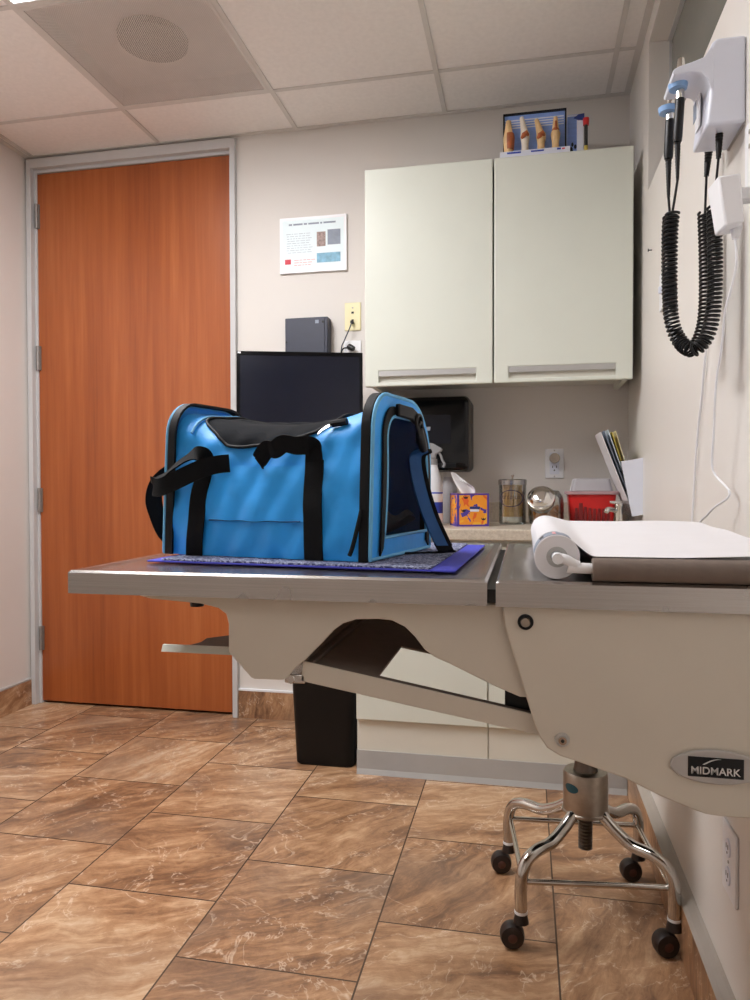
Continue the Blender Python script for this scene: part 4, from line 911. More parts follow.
# wall-side housing panels
panpx = [(502.5, None), (503.5, 614), (505, 626), (509, 640), (516, 662), (527, 699), (534, 722), (539, 735), (547, 747), (560, 755), (578, 761), (624, 777), (660, 795), (690, 807.5), (705, 813), (718, 815), (750, 817.5)]
pan = [Q(x, y, Yp-.006) if y else (Q(x, 612, Yp-.006)[0], zu) for x, y in panpx]
pan += [(WX, pan[-1][1]-.002), (WX, zu)]
prim('wall_panel', 'table_paint', tb, prism, pan, 1, Yp-.010, Yp-.004, bevel=.002, seg2=3)
prim('wall_panel', 'table_paint', tb, prism, pan, 1, TB-.016, TB-.010, bevel=.002)
prim('wall_mount', 'table_paint', tb, box, (WX-.012, Yp-.0039, .605), (WX, TB-.017, zu))
# folding brace: sloping tray with flanged front, cut away in the middle
s0 = at(303, 661, 1, Yp+.006); s1 = at(541, 716, 1, Yp+.006); e0 = at(300, 681, 1, Yp+.006); sl = (s1.z-s0.z)/(s1.x-s0.x)
xs0, xs1 = s0.x, s1.x+.02; zt = lambda x: s0.z+sl*(x-s0.x); bh_ = s0.z-e0.z
xc = at(378, 673, 1, Yp+.02).x; YA, YB = Yp+.006, TB-.024
bm = BM()
prism(bm, [(xs0, zt(xs0)), (xs1, zt(xs1)), (xs1, zt(xs1)-bh_*.92), (xs0-.003, zt(xs0)-bh_)], 1, YA, YA+.003)
obj('brace_flange', bm, 'table_paint', tb, bevel=.001)
bm = BM(); prism(bm, [(xs0, zt(xs0)), (xs1, zt(xs1)), (xs1, zt(xs1)-bh_*.92), (xs0-.003, zt(xs0)-bh_)], 1, YB-.003, YB); obj('brace_flange', bm, 'table_paint', tb, bevel=.001)
bm = BM()
def slab(x0, x1, y0, y1): prism(bm, [(x0, zt(x0)-.001), (x1, zt(x1)-.001), (x1, zt(x1)-.004), (x0, zt(x0)-.004)], 1, y0, y1)
slab(xs0-.03, xc, YA+.0031, YB-.0031); slab(xc, xs1, YA+.0031, YA+.016); slab(xc, xs1, Yp+.195, YB-.0031)
for dx in (.0, .012): prism(bm, [(xs0+dx, zt(xs0+dx)-.001), (xs0+dx+.003, zt(xs0+dx+.003)-.001), (xs0+dx+.003, zt(xs0+dx)+.003), (xs0+dx, zt(xs0+dx)+.003)], 1, YA+.0031, YB-.0031)
obj('brace_plate', bm, 'foam', tb, smooth=0, label='upper face of the folding brace, shade put into its dark brown colour')  # shade under the table is put into this dark colour
hp = at(297, 675, 1, Yp+.02)
prim('brace_pivot', 'chrome_worn', tb, lambda bm: [box(bm, (hp.x-.012, YA, hp.z-.007), (xs0+.002, YB, hp.z+.004)), tube(bm, [(hp.x-.004, YA-.001, hp.z-.002), (hp.x-.004, YB+.001, hp.z-.002)], .006, 12)], bevel=.001)
prim('brace_bracket', 'black_plastic', tb, box, (at(505, 700, 1, Yp+.03).x, Yp+.0205, .728), (at(545, 700, 1, Yp+.03).x, YB-.02, .755), bevel=.002)
# release lever
Yl = 1.06; la = at(163, 647, 1, Yl); lb_ = at(225, 654, 1, Yl)
lz = la.z+.003
prim('release_lever', 'cream', tb, prism, [(Yl-.007, lz-.009), (Yl-.005, lz-.009), (Yl, lz), (Yl+.004, lz), (Yl+.004, lz+.0015), (Yl-.001, lz+.0015)], 0, la.x, lb_.x+.05, bevel=.0005, label='pale release lever lip')
lp = [at(175, 646.5, 2, lz), at(190, 645, 2, lz), at(201, 642, 2, lz), at(207, 638, 2, lz), at(228, 635.5, 2, lz)]
prim('lever_plate', 'foam', tb, prism, [(lb_.x+.05, Yl+.0041)]+[(p.x, max(p.y, Yl+.0041)) for p in lp]+[(lb_.x+.05, lp[-1].y)], 2, lz-.002, lz, smooth=0)
ft_ = at(197, 604, 1, 1.0); prim('bumper', 'black_plastic', tb, tube, [(ft_.x, 1.0, zu), (ft_.x, 1.0, ft_.z-.003)], [.012, .010], 16)
# bolts
b1 = at(525.5, 622, 1, Yp-.011); b2_ = at(562.5, 740, 1, Yp-.011); Yk = Yp-.0101
prim('bolt', 'black_plastic', tb, tube, [(b1.x, Yk, b1.z), (b1.x, Yk-.002, b1.z)], .0092, 24)
prim('bolt', 'steel_satin', tb, tube, [(b1.x, Yk-.0021, b1.z), (b1.x, Yk-.005, b1.z)], [.006, .0052], 20, label='dark bolt head')
prim('bolt', 'alu', tb, tube, [(b2_.x, Yk, b2_.z), (b2_.x, Yk-.0018, b2_.z)], [.0085, .0078], 24)
prim('bolt', 'chrome', tb, tube, [(b2_.x, Yk-.0019, b2_.z), (b2_.x, Yk-.005, b2_.z)], [.0052, .0046], 20)
prim('bolt', 'dark_slot', tb, tube, [(b2_.x, Yk-.0051, b2_.z), (b2_.x, Yk-.0056, b2_.z)], .0022, 6)
# maker's oval badge
lcx = at(716, 766.5, 1, Yk); ha = (at(716, 766, 1, Yk).x-at(669.5, 760, 1, Yk).x); hb = .0195
prim('oval_badge', 'grey_plastic', tb, prism, ellipse(lcx.x, lcx.z, ha, hb, 48), 1, Yk-.004, Yk, bevel=.002, seg2=3, label='silver oval badge with black nameplate')
bp = [o for o in tb.children if o.name.startswith('oval_badge')][0]
pa, pb_ = at(688, 755, 1, Yk-.0045), at(744, 778, 1, Yk-.0045)
hz = (.0112); czb = lcx.z
prim('nameplate', 'black_gloss', bp, box, (pa.x, Yk-.0048, czb-hz), (pb_.x, Yk-.0039, czb+hz), bevel=.0006)
text_mesh('nameplate_lettering', 'MIDMARK', .0115, 'silver_print', bp, V(((pa.x+pb_.x)/2-.0005, Yk-.0049, czb-.0042)), V((1, 0, 0)), V((0, 0, 1)), off=.00012, width=(pb_.x-pa.x)*.88)
bm = BM(); cx0 = pa.x+(pb_.x-pa.x)*.26; cw_ = (pb_.x-pa.x)
arc = [(cx0+cw_*.30*t, czb+.0030+.0068*math.sin(min(1, t*1.05)*PI/2)) for t in [i/10 for i in range(11)]]
arc2 = [(cx0+.002+cw_*.30*t, czb+.0030+.0055*math.sin(min(1, t*1.05)*PI/2)+.0012*t) for t in [i/10 for i in range(11)]]
prism(bm, arc+arc2[::-1], 1, Yk-.0053, Yk-.0047); obj('nameplate_swoosh', bm, 'silver_print', bp, smooth=0)
# ---- cushion, roll, holder, paper
Yr0, Yr1 = TF+.022, TB-.005; rc = at(557, 555.5, 1, Yr0); rr_ = .0262; rcz = TZ+rr_+.0004
pd = thing('table_pad', (.18, 1.14, TZ), 'black pad on the table lying under the exam paper', 'pad')
prim('pad_body', 'black_plastic', pd, box, (rc.x+.04, TF+.030, TZ+.0003), (.33, TB-.012, TZ+.016), bevel=.006, seg2=3)
pr = thing('paper_roll', (rc.x, (Yr0+Yr1)/2, TZ), 'roll of white exam paper with its loose end drawn over the table', 'paper roll')
zc_ = rcz
def rollm(bm):
    prof = [(.0105, 0), (rr_-.001, 0), (rr_, .001), (rr_, Yr1-Yr0-.001), (rr_-.001, Yr1-Yr0), (.0105, Yr1-Yr0)]
    rings = []
    for r, y in prof: rings.append([bm.verts.new((rc.x+r*math.cos(2*PI*k/40), Yr0+y, zc_+r*math.sin(2*PI*k/40))) for k in range(40)])
    for A, B in zip(rings, rings[1:]+rings[:1]):
        for k in range(40): bm.faces.new((A[k], A[(k+1) % 40], B[(k+1) % 40], B[k]))
prim('roll', 'paper', pr, rollm)
def corem(bm):
    prof = [(.0072, -.001), (.0122, -.001), (.0122, .002), (.0104, .002), (.0104, Yr1-Yr0), (.0072, Yr1-Yr0)]
    rings = [[bm.verts.new((rc.x+r*math.cos(2*PI*k/28), Yr0+y, zc_+r*math.sin(2*PI*k/28))) for k in range(28)] for r, y in prof]
    for A, B in zip(rings, rings[1:]+rings[:1]):
        for k in range(28): bm.faces.new((A[k], A[(k+1) % 28], B[(k+1) % 28], B[k]))
prim('core', 'cove', pr, corem, label='grey cardboard core')
def lab(u, v): a = math.radians(172-118*u); return V((rc.x+(rr_+.0006)*math.cos(a), Yr0+.0015+.048*v, zc_+(rr_+.0006)*math.sin(a)))
prim('roll_label', 'print_grey', pr, sheet, lab, 16, 2, th=.0004)
def lab2(u, v): a = math.radians(140-40*u); return V((rc.x+(rr_+.0010)*math.cos(a), Yr0+.010+.028*v, zc_+(rr_+.0010)*math.sin(a)))
prim('label_print', 'dark_slot', pr, sheet, lambda u, v: lab2(u*.3+.1, v), 4, 2, th=.0003)
prim('label_print', 'print_red_pale', pr, sheet, lambda u, v: lab2(u*.2+1.0, v*1.3-.2), 4, 2, th=.0003)
def paper_(u, v):
    # tangent from the roll's top, sagging between roll and pad, edge to the wall
    x1 = .30; L = x1-rc.x
    ys_ = Yr0+.050-.054*min(1, max(0, u-.05)*6); y = ys_+(Yr1-ys_)*v; top = zc_+rr_+.0012
    if u < .06: a = PI/2+.9*(1-u/.06); return V((rc.x+(rr_+.0012)*math.cos(a), y, zc_+(rr_+.0012)*math.sin(a)))
    s = (u-.06)/.94; x = rc.x+L*s
    q = min(1, s*5.5); q = q*q*(3-2*q)
    front = -.0275*q+.007*max(0, s-.35)/.65; rear = -.010*q+.001*s
    k = v**.7; wr = .0010*math.sin(x*55+v*5)*math.sin(v*PI)*s+.0012*math.sin(v*20+s*9)*s*v
    return V((x, y, max(top+front*(1-k)+rear*k+wr, TZ+.0185 if v > .15 else TZ+.0283)))
prim('loose_sheet', 'paper', pr, sheet, paper_, 60, 30, th=.0003)
ph = thing('paper_bar', (.1, TF+.02, TZ), 'bent white tube with taupe foam sleeve threaded through the paper roll', 'bar')
zb3 = TZ+.0142; Yb3 = TF+.0085
elbow = spline([(rc.x, Yr1+.01, zc_), (rc.x, Yr0+.02, zc_), (rc.x, Yr0-.004, zc_), (rc.x+.003, Yr0-.0118, zc_-.0005), (rc.x+.010, Yb3-.001, zc_-.002), (rc.x+.022, Yb3, zb3+.004), (rc.x+.04, Yb3, zb3+.001), (WX-.004, Yb3, zb3)], 8)
prim('tube', 'white_plastic', ph, tube, elbow, .0062, 16)
fx0 = at(592, 560, 1, Yb3).x
prim('foam_sleeve', 'foam', ph, tube, [(fx0, Yb3, zb3), (fx0+.001, Yb3, zb3), (WX-.012, Yb3, zb3), (WX-.011, Yb3, zb3)], [.0125, .0135, .0135, .0125], 24)
# ---- mat
m_ = [at(147, 562, 2, TZ), at(455, 573, 2, TZ), at(485, 546.5, 2, TZ)]; m_.append(m_[0]+m_[2]-m_[1])
mt = thing('changing_mat', (m_[0]+m_[2])/2, 'patterned grey and violet-blue mat under the pet carrier', 'mat')
mb = lambda u, v, z: m_[0]+(m_[1]-m_[0])*u+(m_[3]-m_[0])*v+V((0, 0, z))
def quad(bm, u0, u1, v0, v1, z0, z1): box(bm, (u0, v0, z0), (u1, v1, z1), lambda p: mb(p.x, p.y, p.z))
prim('border', 'blue_mat', mt, quad, 0, 1, 0, 1, .0003, .0028, bevel=.0008)
prim('patterned_panel', 'mat_pattern', mt, quad, .05, .93, .004, .996, .0029, .0055, bevel=.001)
MZ = TZ+.0064
# ================================================================ PET CARRIER
A0 = at(164, 553.5, 2, MZ); B0 = at(371, 562.5, 2, MZ); U = (B0-A0); BL = U.length; U.normalize(); Wv = V((-U.y, U.x, 0)); BW = .243; BH = .234
def bp_(u, v, z): return A0+U*u+Wv*v+V((0, 0, z))
cr = thing('pet_carrier', (A0+B0)/2+Wv*BW/2, 'blue soft-sided pet carrier bag with black straps and mesh on the steel table', 'pet carrier')
cr.location.z = TZ; ORG[cr.name].z = TZ
def arch(s, W=BW, H=BH, rf=.050, rb=.098):
    # s 0..1 from front bottom, up, over the top, to back bottom; tight front shoulder, rounder back
    L = (H-rf, PI*rf/2, W-rf-rb, PI*rb/2, H-rb); d = s*sum(L)
    if d < L[0]: v, z = 0, d
    elif d < L[0]+L[1]: a = (d-L[0])/rf; v, z = rf-rf*math.cos(a), H-rf+rf*math.sin(a)
    elif d < sum(L[:3]): v, z = rf+d-L[0]-L[1], H
    elif d < sum(L[:4]): a = (d-sum(L[:3]))/rb; v, z = W-rb+rb*math.sin(a), H-rb+rb*math.cos(a)
    else: v, z = W, max(0, H-rb-(d-sum(L[:4])))
    return (v+.014*z/H*(1-v/W), z)
def body(u, s, off=0):
    v, z = arch(s); f = u/BL; m = math.sin(PI*min(1, max(0, f)))**.55
    # sagging roof, belly and pinched ends
    zf = z/BH; sag = (.044-.026*v/BW)*m*zf**2.2; z2 = z-sag
    inward = .016*m*zf*(1 if v < BW/2 else -1)*(1 if zf > .4 else zf/.4); bulge = -.006*m*math.sin(PI*min(1, zf*1.3))*(1 if v < BW/2 else -1)
    if abs(v-BW/2) < BW*.1: inward *= abs(v-BW/2)/(BW*.1); bulge = 0
    wr = .0022*math.sin(u*70+z*30)*math.sin(z*42+u*12)*m+.0018*math.sin(u*130-z*60)*m
    # creases radiating near both ends
    for ue in (0, BL):
        d = abs(u-ue); wr += .0035*math.exp(-d*22)*math.sin(z*75+d*40)*(1-math.exp(-d*160))
    v2 = v+inward+bulge+wr*(1 if v < BW/2 else -1); z2 = max(z2+wr*.3*(zf > .5), 0)
    if off:
        e = 1e-3; p0 = bp_(v=v2, u=u, z=z2); p1 = V(body(u+e, s)); p2 = V(body(u, min(1, s+e))); n = (p1-p0).cross(p2-p0)
        n.normalize()
        c = bp_(u, BW/2, BH*.4)
        if n.dot(p0-c) < 0: n = -n
        return p0+n*off
    return bp_(u, v2, z2)
E0 = .012; E1 = BL-.012
bm = BM(); sheet(bm, lambda a, b: body(E0+(E1-E0)*a, b), 70, 90)
# floor of the bag
nb = [body(E0, 0), body(E1, 0), body(E1, 1), body(E0, 1)]
bm.faces.new([bm.verts.new(p) for p in nb]); obj('bag_body', bm, 'blue_fabric', cr, smooth=60)
# end collars (zip band) and end panels
def arch_pts(u, n=48, grow=0, lo=0):
    out = []
    for i in range(n+1):
        v, z = arch(i/n); cv, cz = BW/2, BH*.45; dx, dz = v-cv, z-cz; l = math.hypot(dx, dz); out.append(bp_(u, v+dx/l*grow, max(lo, z+dz/l*grow)))
    return out
for ue, sg in ((0, -1), (BL, 1)):
    bm = BM(); pts = arch_pts(ue-sg*.010, 60, .0)
    ws = U*.0065
    ribbon(bm, [p for p in arch_pts(ue-sg*.011, 60, .0025)], ws, .004); z_ = obj('zipper_band', bm, 'zipper', cr)
    bm = BM(); ring = arch_pts(ue-sg*.001, 60, .0015, .0032); tube(bm, ring+[bp_(ue-sg*.001, BW*.75, .0032), bp_(ue-sg*.001, BW*.25, .0032)], .0030, 8, closed=True); obj('piping', bm, 'piping', cr)
# end panel (right): ring around an arched mesh window
def win(i, n=48, ins=.034, bot=.032):
    v, z = arch(i/n); cv = BW/2; k = 1-2*ins/BW; return (cv+(v-cv)*k, max(bot, bot+(z)*(BH-bot-ins*.85)/BH))
n = 60
bulg = lambda v, z: .012*math.sin(PI*v/BW)*math.sin(PI*min(1, z/BH*.9+.1))
def endpanel(ue, sg, parent):
    bm = BM(); rows = []
    for k in range(7):
        f = k/6; row = []
        for i in range(n+1):
            a = arch(i/n); b = win(i, n); v = a[0]+(b[0]-a[0])*f; z = a[1]+(b[1]-a[1])*f; z = max(z, .0015)
            row.append(bm.verts.new(bp_(ue+sg*bulg(v, z), v, z)))
        rows.append(row)
    for A, B in zip(rows, rows[1:]):
        for i in range(n): bm.faces.new((A[i], A[i+1], B[i+1], B[i]))
    # closing strip under the window
    for k in range(6):
        pass
    L = [r[0] for r in rows]; Rr = [r[n] for r in rows]
    for k in range(6): bm.faces.new((L[k], Rr[k], Rr[k+1], L[k+1]))
    ep = obj('end_panel', bm, 'blue_fabric', parent, smooth=60)
    wpts = [win(i, n) for i in range(n+1)]
    bm = BM(); loop = [bp_(ue+sg*(bulg(v, z)+.002), v, z) for v, z in wpts]
    ribbon(bm, [bp_(ue+sg*(bulg(v, z)+.0025), v, z) for v, z in [win(i, n, .026, .012) for i in range(n+1)]], [(bp_(ue, BW/2, .1)-p).normalized()*.0075 for p in [bp_(ue, *win(i, n, .026, .012)) for i in range(n+1)]], .003)
    obj('window_zipper', bm, 'zipper', ep)
    bm = BM(); tube(bm, loop, .0026, 8, closed=True); obj('window_piping', bm, 'piping', ep)
    bm = BM(); vs = [bm.verts.new(bp_(ue+sg*(bulg(v, z)-.002), v, z)) for v, z in wpts]; c = bm.verts.new(bp_(ue+sg*.008, BW/2, BH*.5))
    for i in range(n): bm.faces.new((vs[i], vs[i+1], c))
    bm.faces.new((vs[n], vs[0], c)); obj('mesh_window', bm, 'net', ep)
endpanel(BL, 1, cr); endpanel(0, -1, cr)
bm = BM(); sheet(bm, lambda a, b: bp_(BL*.62+BL*.33*a, .03+(BW-.06)*b, .020+.05*(a**2)*(1-.5*abs(b-.4))+.008*math.sin(b*9)), 12, 14, th=.01); obj('bedding', bm, 'fleece', cr)
# top mesh panel with zipper
def strip(bm, u0, u1, s0_, s1_, off, nu=40, nv=24): sheet(bm, lambda a, b: body(u0+(u1-u0)*a, s0_+(s1_-s0_)*b, off), nu, nv, th=.0)
TS0, TS1, TU0, TU1 = .325, .66, .045, BL-.066
def topuv(a, b):
    # rounded rectangle in (u, s)
    lo = TS0-.035*(1-a)*min(1, a*7)-.012*math.sin(PI*a); s = lo+(TS1-lo)*b; e = .035*(1-min(1, (min(b, 1-b)*6)))**2
    return TU0+e+(TU1-TU0-2*e)*a, s
bm = BM(); sheet(bm, lambda a, b: body(*topuv(a, b), .0016), 44, 26); obj('top_mesh', bm, 'net_top', cr, smooth=60)
edge = []
for a in [i/30 for i in range(31)]: edge.append(topuv(a, 0))
for b in [i/24 for i in range(1, 25)]: edge.append(topuv(1, b))
for a in [i/30 for i in range(29, -1, -1)]: edge.append(topuv(a, 1))
for b in [i/24 for i in range(23, 0, -1)]: edge.append(topuv(0, b))
bm = BM(); pts = [body(u, s, .003) for u, s in edge]; tube(bm, pts, .0024, 8, closed=True); obj('top_zipper', bm, 'zipper', cr)
bm = BM(); pts = [body(u, s, .003) for u, s in [(TU0-.006, TS0-.01+ (TS1-TS0)*1.0*i/20) for i in range(21)]]; tube(bm, pts, .0022, 8); obj('top_piping', bm, 'piping', cr)
# zip pull, standing at the right front corner of the top mesh
zp = at(336, 421, 1, body(TU1, TS0).y); z1_ = body(TU1-.004, TS0+.01, .006)
prim('zipper_pull', 'lid_steel', cr, ribbon, [z1_, z1_-U*.010+V((0, 0, -.006))-Wv*.006, z1_-U*.018+V((0, 0, -.014))-Wv*.012], (Wv*.5+V((0, 0, .5))).normalized()*.004, .0022, bevel=.0005)
prim('zipper_slider', 'zipper', cr, tube, [z1_-U*.004, z1_+U*.022+V((0, 0, .003))], .005, 8)
# vertical webbing bands on the long front side, pocket between them
def band(u, s0_, s1_, off, hw, n=24, lean=0): return [body(u+lean*i/n, s0_+(s1_-s0_)*i/n, off) for i in range(n+1)]
uL, uR = BL*.205, BL*.735; hwid = .0145; sT = .240
for nm, u, ln in (('l', uL-.012, .012), ('r', uR+.008, -.008)):
    bm = BM(); ribbon(bm, band(u, .0, sT, .0042, hwid, lean=ln), U*hwid, .0022); obj('strap_band', bm, 'webbing', cr)
bm = BM(); sheet(bm, lambda a, b: body(uL+(uR-uL)*a, .085+(sT-.085-.012)*b, .0022+.004*math.sin(PI*a)), 30, 24, th=.001); obj('front_pocket', bm, 'blue_fabric', cr, smooth=60)
bm = BM(); tube(bm, [body(uL+hwid+(uR-uL-2*hwid)*i/20, .085, .004) for i in range(21)], .0011, 8); obj('pocket_seam', bm, 'blue_dark', cr)
# carrying handle: the left end loops out to the left, the right end folds over the pocket
TL = body(uL, sT, .006); TR = body(uR, sT, .006)
Zu = V((0, 0, 1)); o_ = -Wv
hl = spline([TL+V((0, 0, -.004)), TL+V((0, 0, .008))+o_*.006, TL+V((0, 0, .010))+o_*.016-U*.010, TL-U*.036+V((0, 0, -.006))+o_*.024, TL-U*.054+V((0, 0, -.022))+o_*.030, TL-U*.064+V((0, 0, -.033))+o_*.040, TL-U*.054+V((0, 0, -.040))+o_*.050, TL-U*.032+V((0, 0, -.036))+o_*.052, TL+U*.010+V((0, 0, -.014))+o_*.032, TL+U*.03+V((0, 0, -.006))+o_*.014, TL+U*.046+V((0, 0, -.004))+o_*.004], 8)
ws = []
nn = len(hl)
for i in range(nn):
    f = i/(nn-1); w0 = U*hwid if f < .06 else None
    mixv = (U*(max(0, 1-f*7))+Zu*min(1, f*6)+Wv*(1.3 if f < .5 else .1)*min(1, f*4)).normalized()*hwid*.95
    ws.append(mixv)
for i in range(nn):
    t_ = (hl[min(i+1, nn-1)]-hl[max(i-1, 0)]).normalized(); w_ = ws[i]-t_*ws[i].dot(t_); ws[i] = w_.normalized()*hwid*.92
bm = BM(); ribbon(bm, hl, ws, .0022); obj('carry_handle', bm, 'webbing', cr)
hr = spline([TR+V((0, 0, -.003)), TR+V((0, 0, .016))+o_*.003, TR+V((0, 0, .020))+o_*.011-U*.006, TR-U*.022+V((0, 0, .020))+o_*.014, TR-U*.040+V((0, 0, .023))+o_*.016, TR-U*.056+V((0, 0, .015))+o_*.014, TR-U*.070+V((0, 0, .016))+o_*.012, TR-U*.084+V((0, 0, .002))+o_*.009, TR-U*.088+V((0, 0, -.004))+o_*.004], 8)
nn = len(hr); ws = []
for i in range(nn):
    f = i/(nn-1); t_ = (hr[min(i+1, nn-1)]-hr[max(i-1, 0)]).normalized(); w0 = (U*max(0, 1-f*5)+(Zu*1.0+o_*.35-U*.2)*min(1, f*4)); w_ = w0-t_*w0.dot(t_); ws.append(w_.normalized()*hwid*(.95-.1*f))
bm = BM(); ribbon(bm, hr, ws, .0022); obj('carry_handle', bm, 'webbing', cr)
# zip puller at the lower right of the front, cord tag
zq = body(BL-.028, .03, .006)
prim('zipper_pull', 'zipper', cr, tube, spline([body(BL-.013, .11, .005), body(BL-.018, .07, .006), body(BL-.026, .03, .007), body(BL-.03, .012, .008)], 5), .003, 8)
# shoulder strap: left drop
LA = bp_(-.004, BW*.42, BH*.66)
sp = spline([bp_(-.014, BW*.40, BH*.66), bp_(-.024, BW*.25, BH*.60), bp_(-.038, BW*.15, BH*.50), bp_(-.040, BW*.10, BH*.36), bp_(-.030, BW*.10, BH*.22), bp_(-.018, BW*.12, BH*.10), bp_(-.012, BW*.2, .006)], 8)
bm = BM(); ribbon(bm, sp, [(Wv*.75+U*.65).normalized()*.013]*len(sp), .0022); obj('shoulder_strap', bm, 'webbing', cr)
prim('strap_ring', 'black_plastic', cr, tube, [bp_(-.012+.008*math.cos(a), BW*.40+.012*math.sin(a), BH*.67+.006*math.sin(a)) for a in [2*PI*i/16 for i in range(16)]], .002, 8, closed=True)
# shoulder strap: right, clip and padded sleeve hanging from the end panel to the mat
ue = BL
cl0 = bp_(ue+.020, BW*.50, BH*.86); cl1 = bp_(ue+.024, BW*.56, BH*.70)
prim('strap_anchor', 'black_plastic', cr, ribbon, [bp_(ue+.010, BW*.30, BH*.915), bp_(ue+.020, BW*.42, BH*.90), bp_(ue+.020, BW*.56, BH*.86)], Zu*.009, .008, bevel=.002)
prim('strap_ring', 'black_plastic', cr, tube, [cl0+V((0, 0, -.004))+Wv*.012*math.cos(a)+Zu*.013*math.sin(a)+U*.006 for a in [2*PI*i/18 for i in range(18)]], .0026, 8, closed=True)
prim('snap_hook', 'black_plastic', cr, lambda bm: [tube(bm, [cl0+U*.006+V((0, 0, -.012)), cl0+U*.007+Wv*.004+V((0, 0, -.03)), cl1+U*.004+V((0, 0, -.006))], [.0055, .008, .006], 10), tube(bm, [cl0+U*.007+Wv*(.002+.009*math.cos(a))+Zu*(-.014+.012*math.sin(a)) for a in [2*PI*i/16 for i in range(16)]], .0028, 8, closed=True)])
end = at(440, 543, 1, bp_(ue+.055, BW*.9, 0).y)
Yq = bp_(ue, BW*.5, 0).y
pdp = spline([cl1+U*.004+V((0, 0, -.006)), at(415, 458, 1, Yq+.01), at(419, 485, 1, Yq+.012), at(428, 515, 1, Yq+.014), at(439, 540, 1, Yq+.016), at(442, 546, 1, Yq+.016)], 8)
wv_ = (Wv*.55+U*.75).normalized()
bm = BM(); ribbon(bm, pdp, [wv_*(.0065+.003*min(1, i/8)) for i in range(len(pdp))], .007); obj('padded_sleeve', bm, 'blue_dark', cr, bevel=.002)
bm = BM(); ribbon(bm, [p+wv_*(.0065+.003*min(1, i/8)+.003) for i, p in enumerate(pdp)], wv_*.0032, .0085); obj('sleeve_edge', bm, 'webbing', cr, bevel=.001)
zd = pdp[-1].z-MZ
eb = spline([pdp[-1]+V((0, 0, .004)), pdp[-1]+U*.006+V((0, 0, -zd*.5)), pdp[-1]+U*.006+Wv*.006+V((0, 0, -zd+.004)), pdp[-1]-U*.015-Wv*.004+V((0, 0, -zd+.0026)), pdp[-1]-U*.045-Wv*.02+V((0, 0, -zd+.0022))], 6)
bm = BM(); ribbon(bm, eb, [wv_*.0125]*len(eb), .003); obj('shoulder_strap', bm, 'webbing', cr)
# ================================================================ STOOL
SY = 1.742; SX = at(585.5, 800, 1, SY).x
st = thing('rolling_stool', (SX, SY, 0), 'chrome rolling stool base with four casters under the exam table', 'stool')
zt_ = at(585, 770, 1, SY).z; zb4 = at(585, 811, 1, SY).z
lathe(b0 := BM(), [(.050, zb4), (.0535, zb4+.001), (.0535, zb4+.006), (.051, zb4+.008), (.051, zt_-.006), (.048, zt_), (.03, zt_+.001)], (SX, SY, 0), 40); hub = obj('hub', b0, 'steel_satin', st)
prim('screw_collar', 'screw_steel', st, tube, [(SX, SY, zt_+.0012), (SX, SY, zt_+.012), (SX, SY, zt_+.028)], [.028, .026, .024], 24)
zs1 = at(585, 848, 1, SY).z
pts = []; rs = []
N = 44
for i in range(N+1): pts.append((SX, SY, zs1+(zb4-.0002-zs1)*i/N)); rs.append(.0165 if i % 4 < 2 else .0128)
rs[0] = .009
prim('screw_shaft', 'screw_steel', st, tube, pts, rs, 20)
prim('screw_shaft', 'screw_steel', st, tube, [(SX, SY, zt_+.0281), (SX, SY, .462)], .017, 20)
# seat, out of view behind the table panel
lathe(b0 := BM(), [(.12, .462), (.165, .468), (.172, .485), (.172, .505), (.160, .522), (.10, .530), (.01, .531)], (SX, SY, 0), 40); obj('seat', b0, 'black_plastic', st)
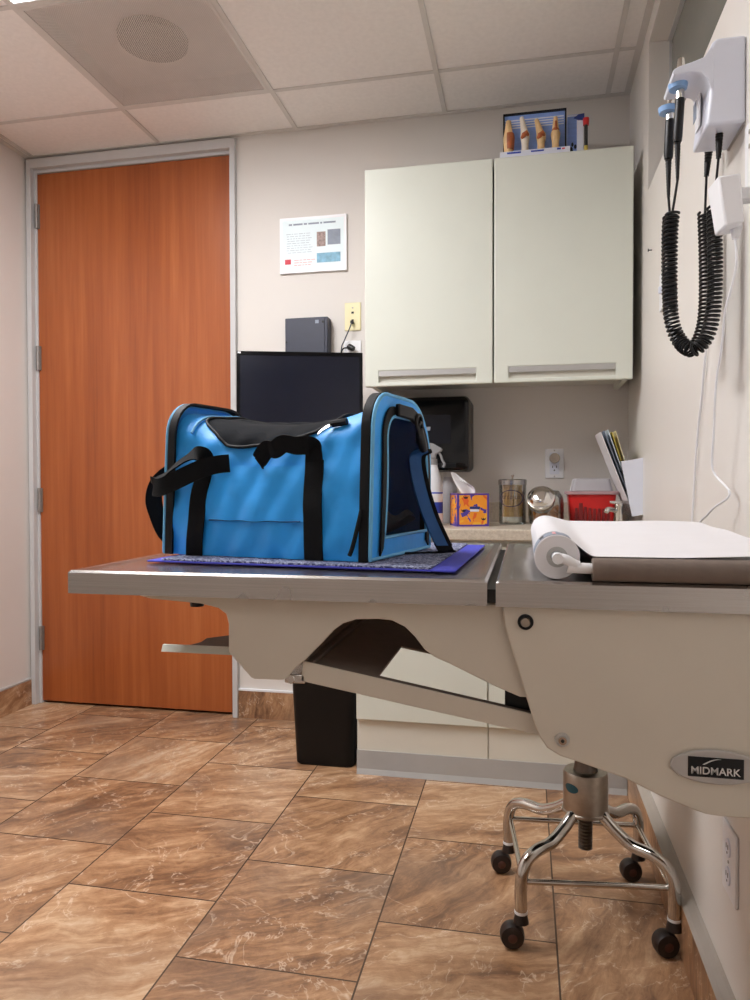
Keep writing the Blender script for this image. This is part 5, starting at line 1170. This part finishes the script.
# oval badge on hub
bd_ = at(568, 789.5, 1, SY-.045); bang = math.atan2(bd_.y-SY, bd_.x-SX)
def bdg(bm): sheet(bm, lambda u, v: V((SX+.0518*math.cos(bang+.36*v*math.cos(2*PI*u)), SY+.0518*math.sin(bang+.36*v*math.cos(2*PI*u)), bd_.z+.0105*v*math.sin(2*PI*u))), 28, 5)
prim('hub_badge', 'teal', hub, bdg, label='teal oval badge')
wheels = [at(521, 947, 2, 0), at(508.5, 872, 2, 0), at(638, 880, 2, 0), at(674, 955, 2, 0)]
zl0 = zb4+.006; tops = []
for i, wpt in enumerate(wheels):
    d = V((wpt.x-SX, wpt.y-SY, 0)); 
    an = (math.radians(45+90*2)+0, )[0] if False else math.atan2(d.y, d.x); RD = d.length; ev = V((math.cos(an), math.sin(an), 0))
    prof = [(.030, zl0), (RD*.22, zl0-.005), (RD*.36, zl0-.026), (RD*.55, zl0-.046), (RD*.78, zl0-.050), (RD*.93, zl0-.066), (RD, zl0-.105), (RD, .075)]
    path = spline([V((SX, SY, 0))+ev*r+V((0, 0, z)) for r, z in prof], 7)
    prim('leg', 'chrome_worn', st, tube, path, .0135, 16); tops.append(V((SX, SY, 0))+ev*(RD-.006)+V((0, 0, .142)))
    fp = V((SX, SY, 0))+ev*RD
    wc = fp+ev*.012; side = V((-ev.y, ev.x, 0)); sdir = V((-.97, -.10-.06*i, 0)).normalized(); ax_ = V((-sdir.y, sdir.x, 0)); wc = fp+sdir*.019+V((0, 0, .0268))
    c_ = prim('caster', 'rubber', st, lambda bm: [tube(bm, [fp+V((0, 0, .0749)), fp+V((0, 0, .055))], [.013, .017], 16), tube(bm, [wc+ax_*q for q in (-.017, -.015, -.006, .006, .015, .017)], [.018, .024, .0265, .0265, .024, .018], 28)])
    prim('caster_collar', 'white_plastic', c_, tube, [fp+V((0, 0, .0752)), fp+V((0, 0, .081))], .0142, 18)
    prim('axle_cap', 'rubber_cap', c_, tube, [wc+ax_*.0171, wc+ax_*.019], [.010, .007], 16)
    prim('axle_cap', 'rubber_cap', c_, tube, [wc-ax_*.0171, wc-ax_*.019], [.010, .007], 16)
bm = BM()
for i in range(4): tube(bm, [tops[i], tops[(i+1) % 4]], .0062, 12)
obj('stretcher_ring', bm, 'chrome_worn', st)
# ================================================================ WORLD + VIEW
w = bpy.data.worlds.new('world'); bpy.context.scene.world = w; w.use_nodes = True
w.node_tree.nodes['Background'].inputs[0].default_value = lin((210, 205, 200)); w.node_tree.nodes['Background'].inputs[1].default_value = .3
vs = bpy.context.scene.view_settings; vs.view_transform = 'Standard'; vs.look = 'None'; vs.gamma = 1; vs.exposure = 0; vs.use_curve_mapping = False
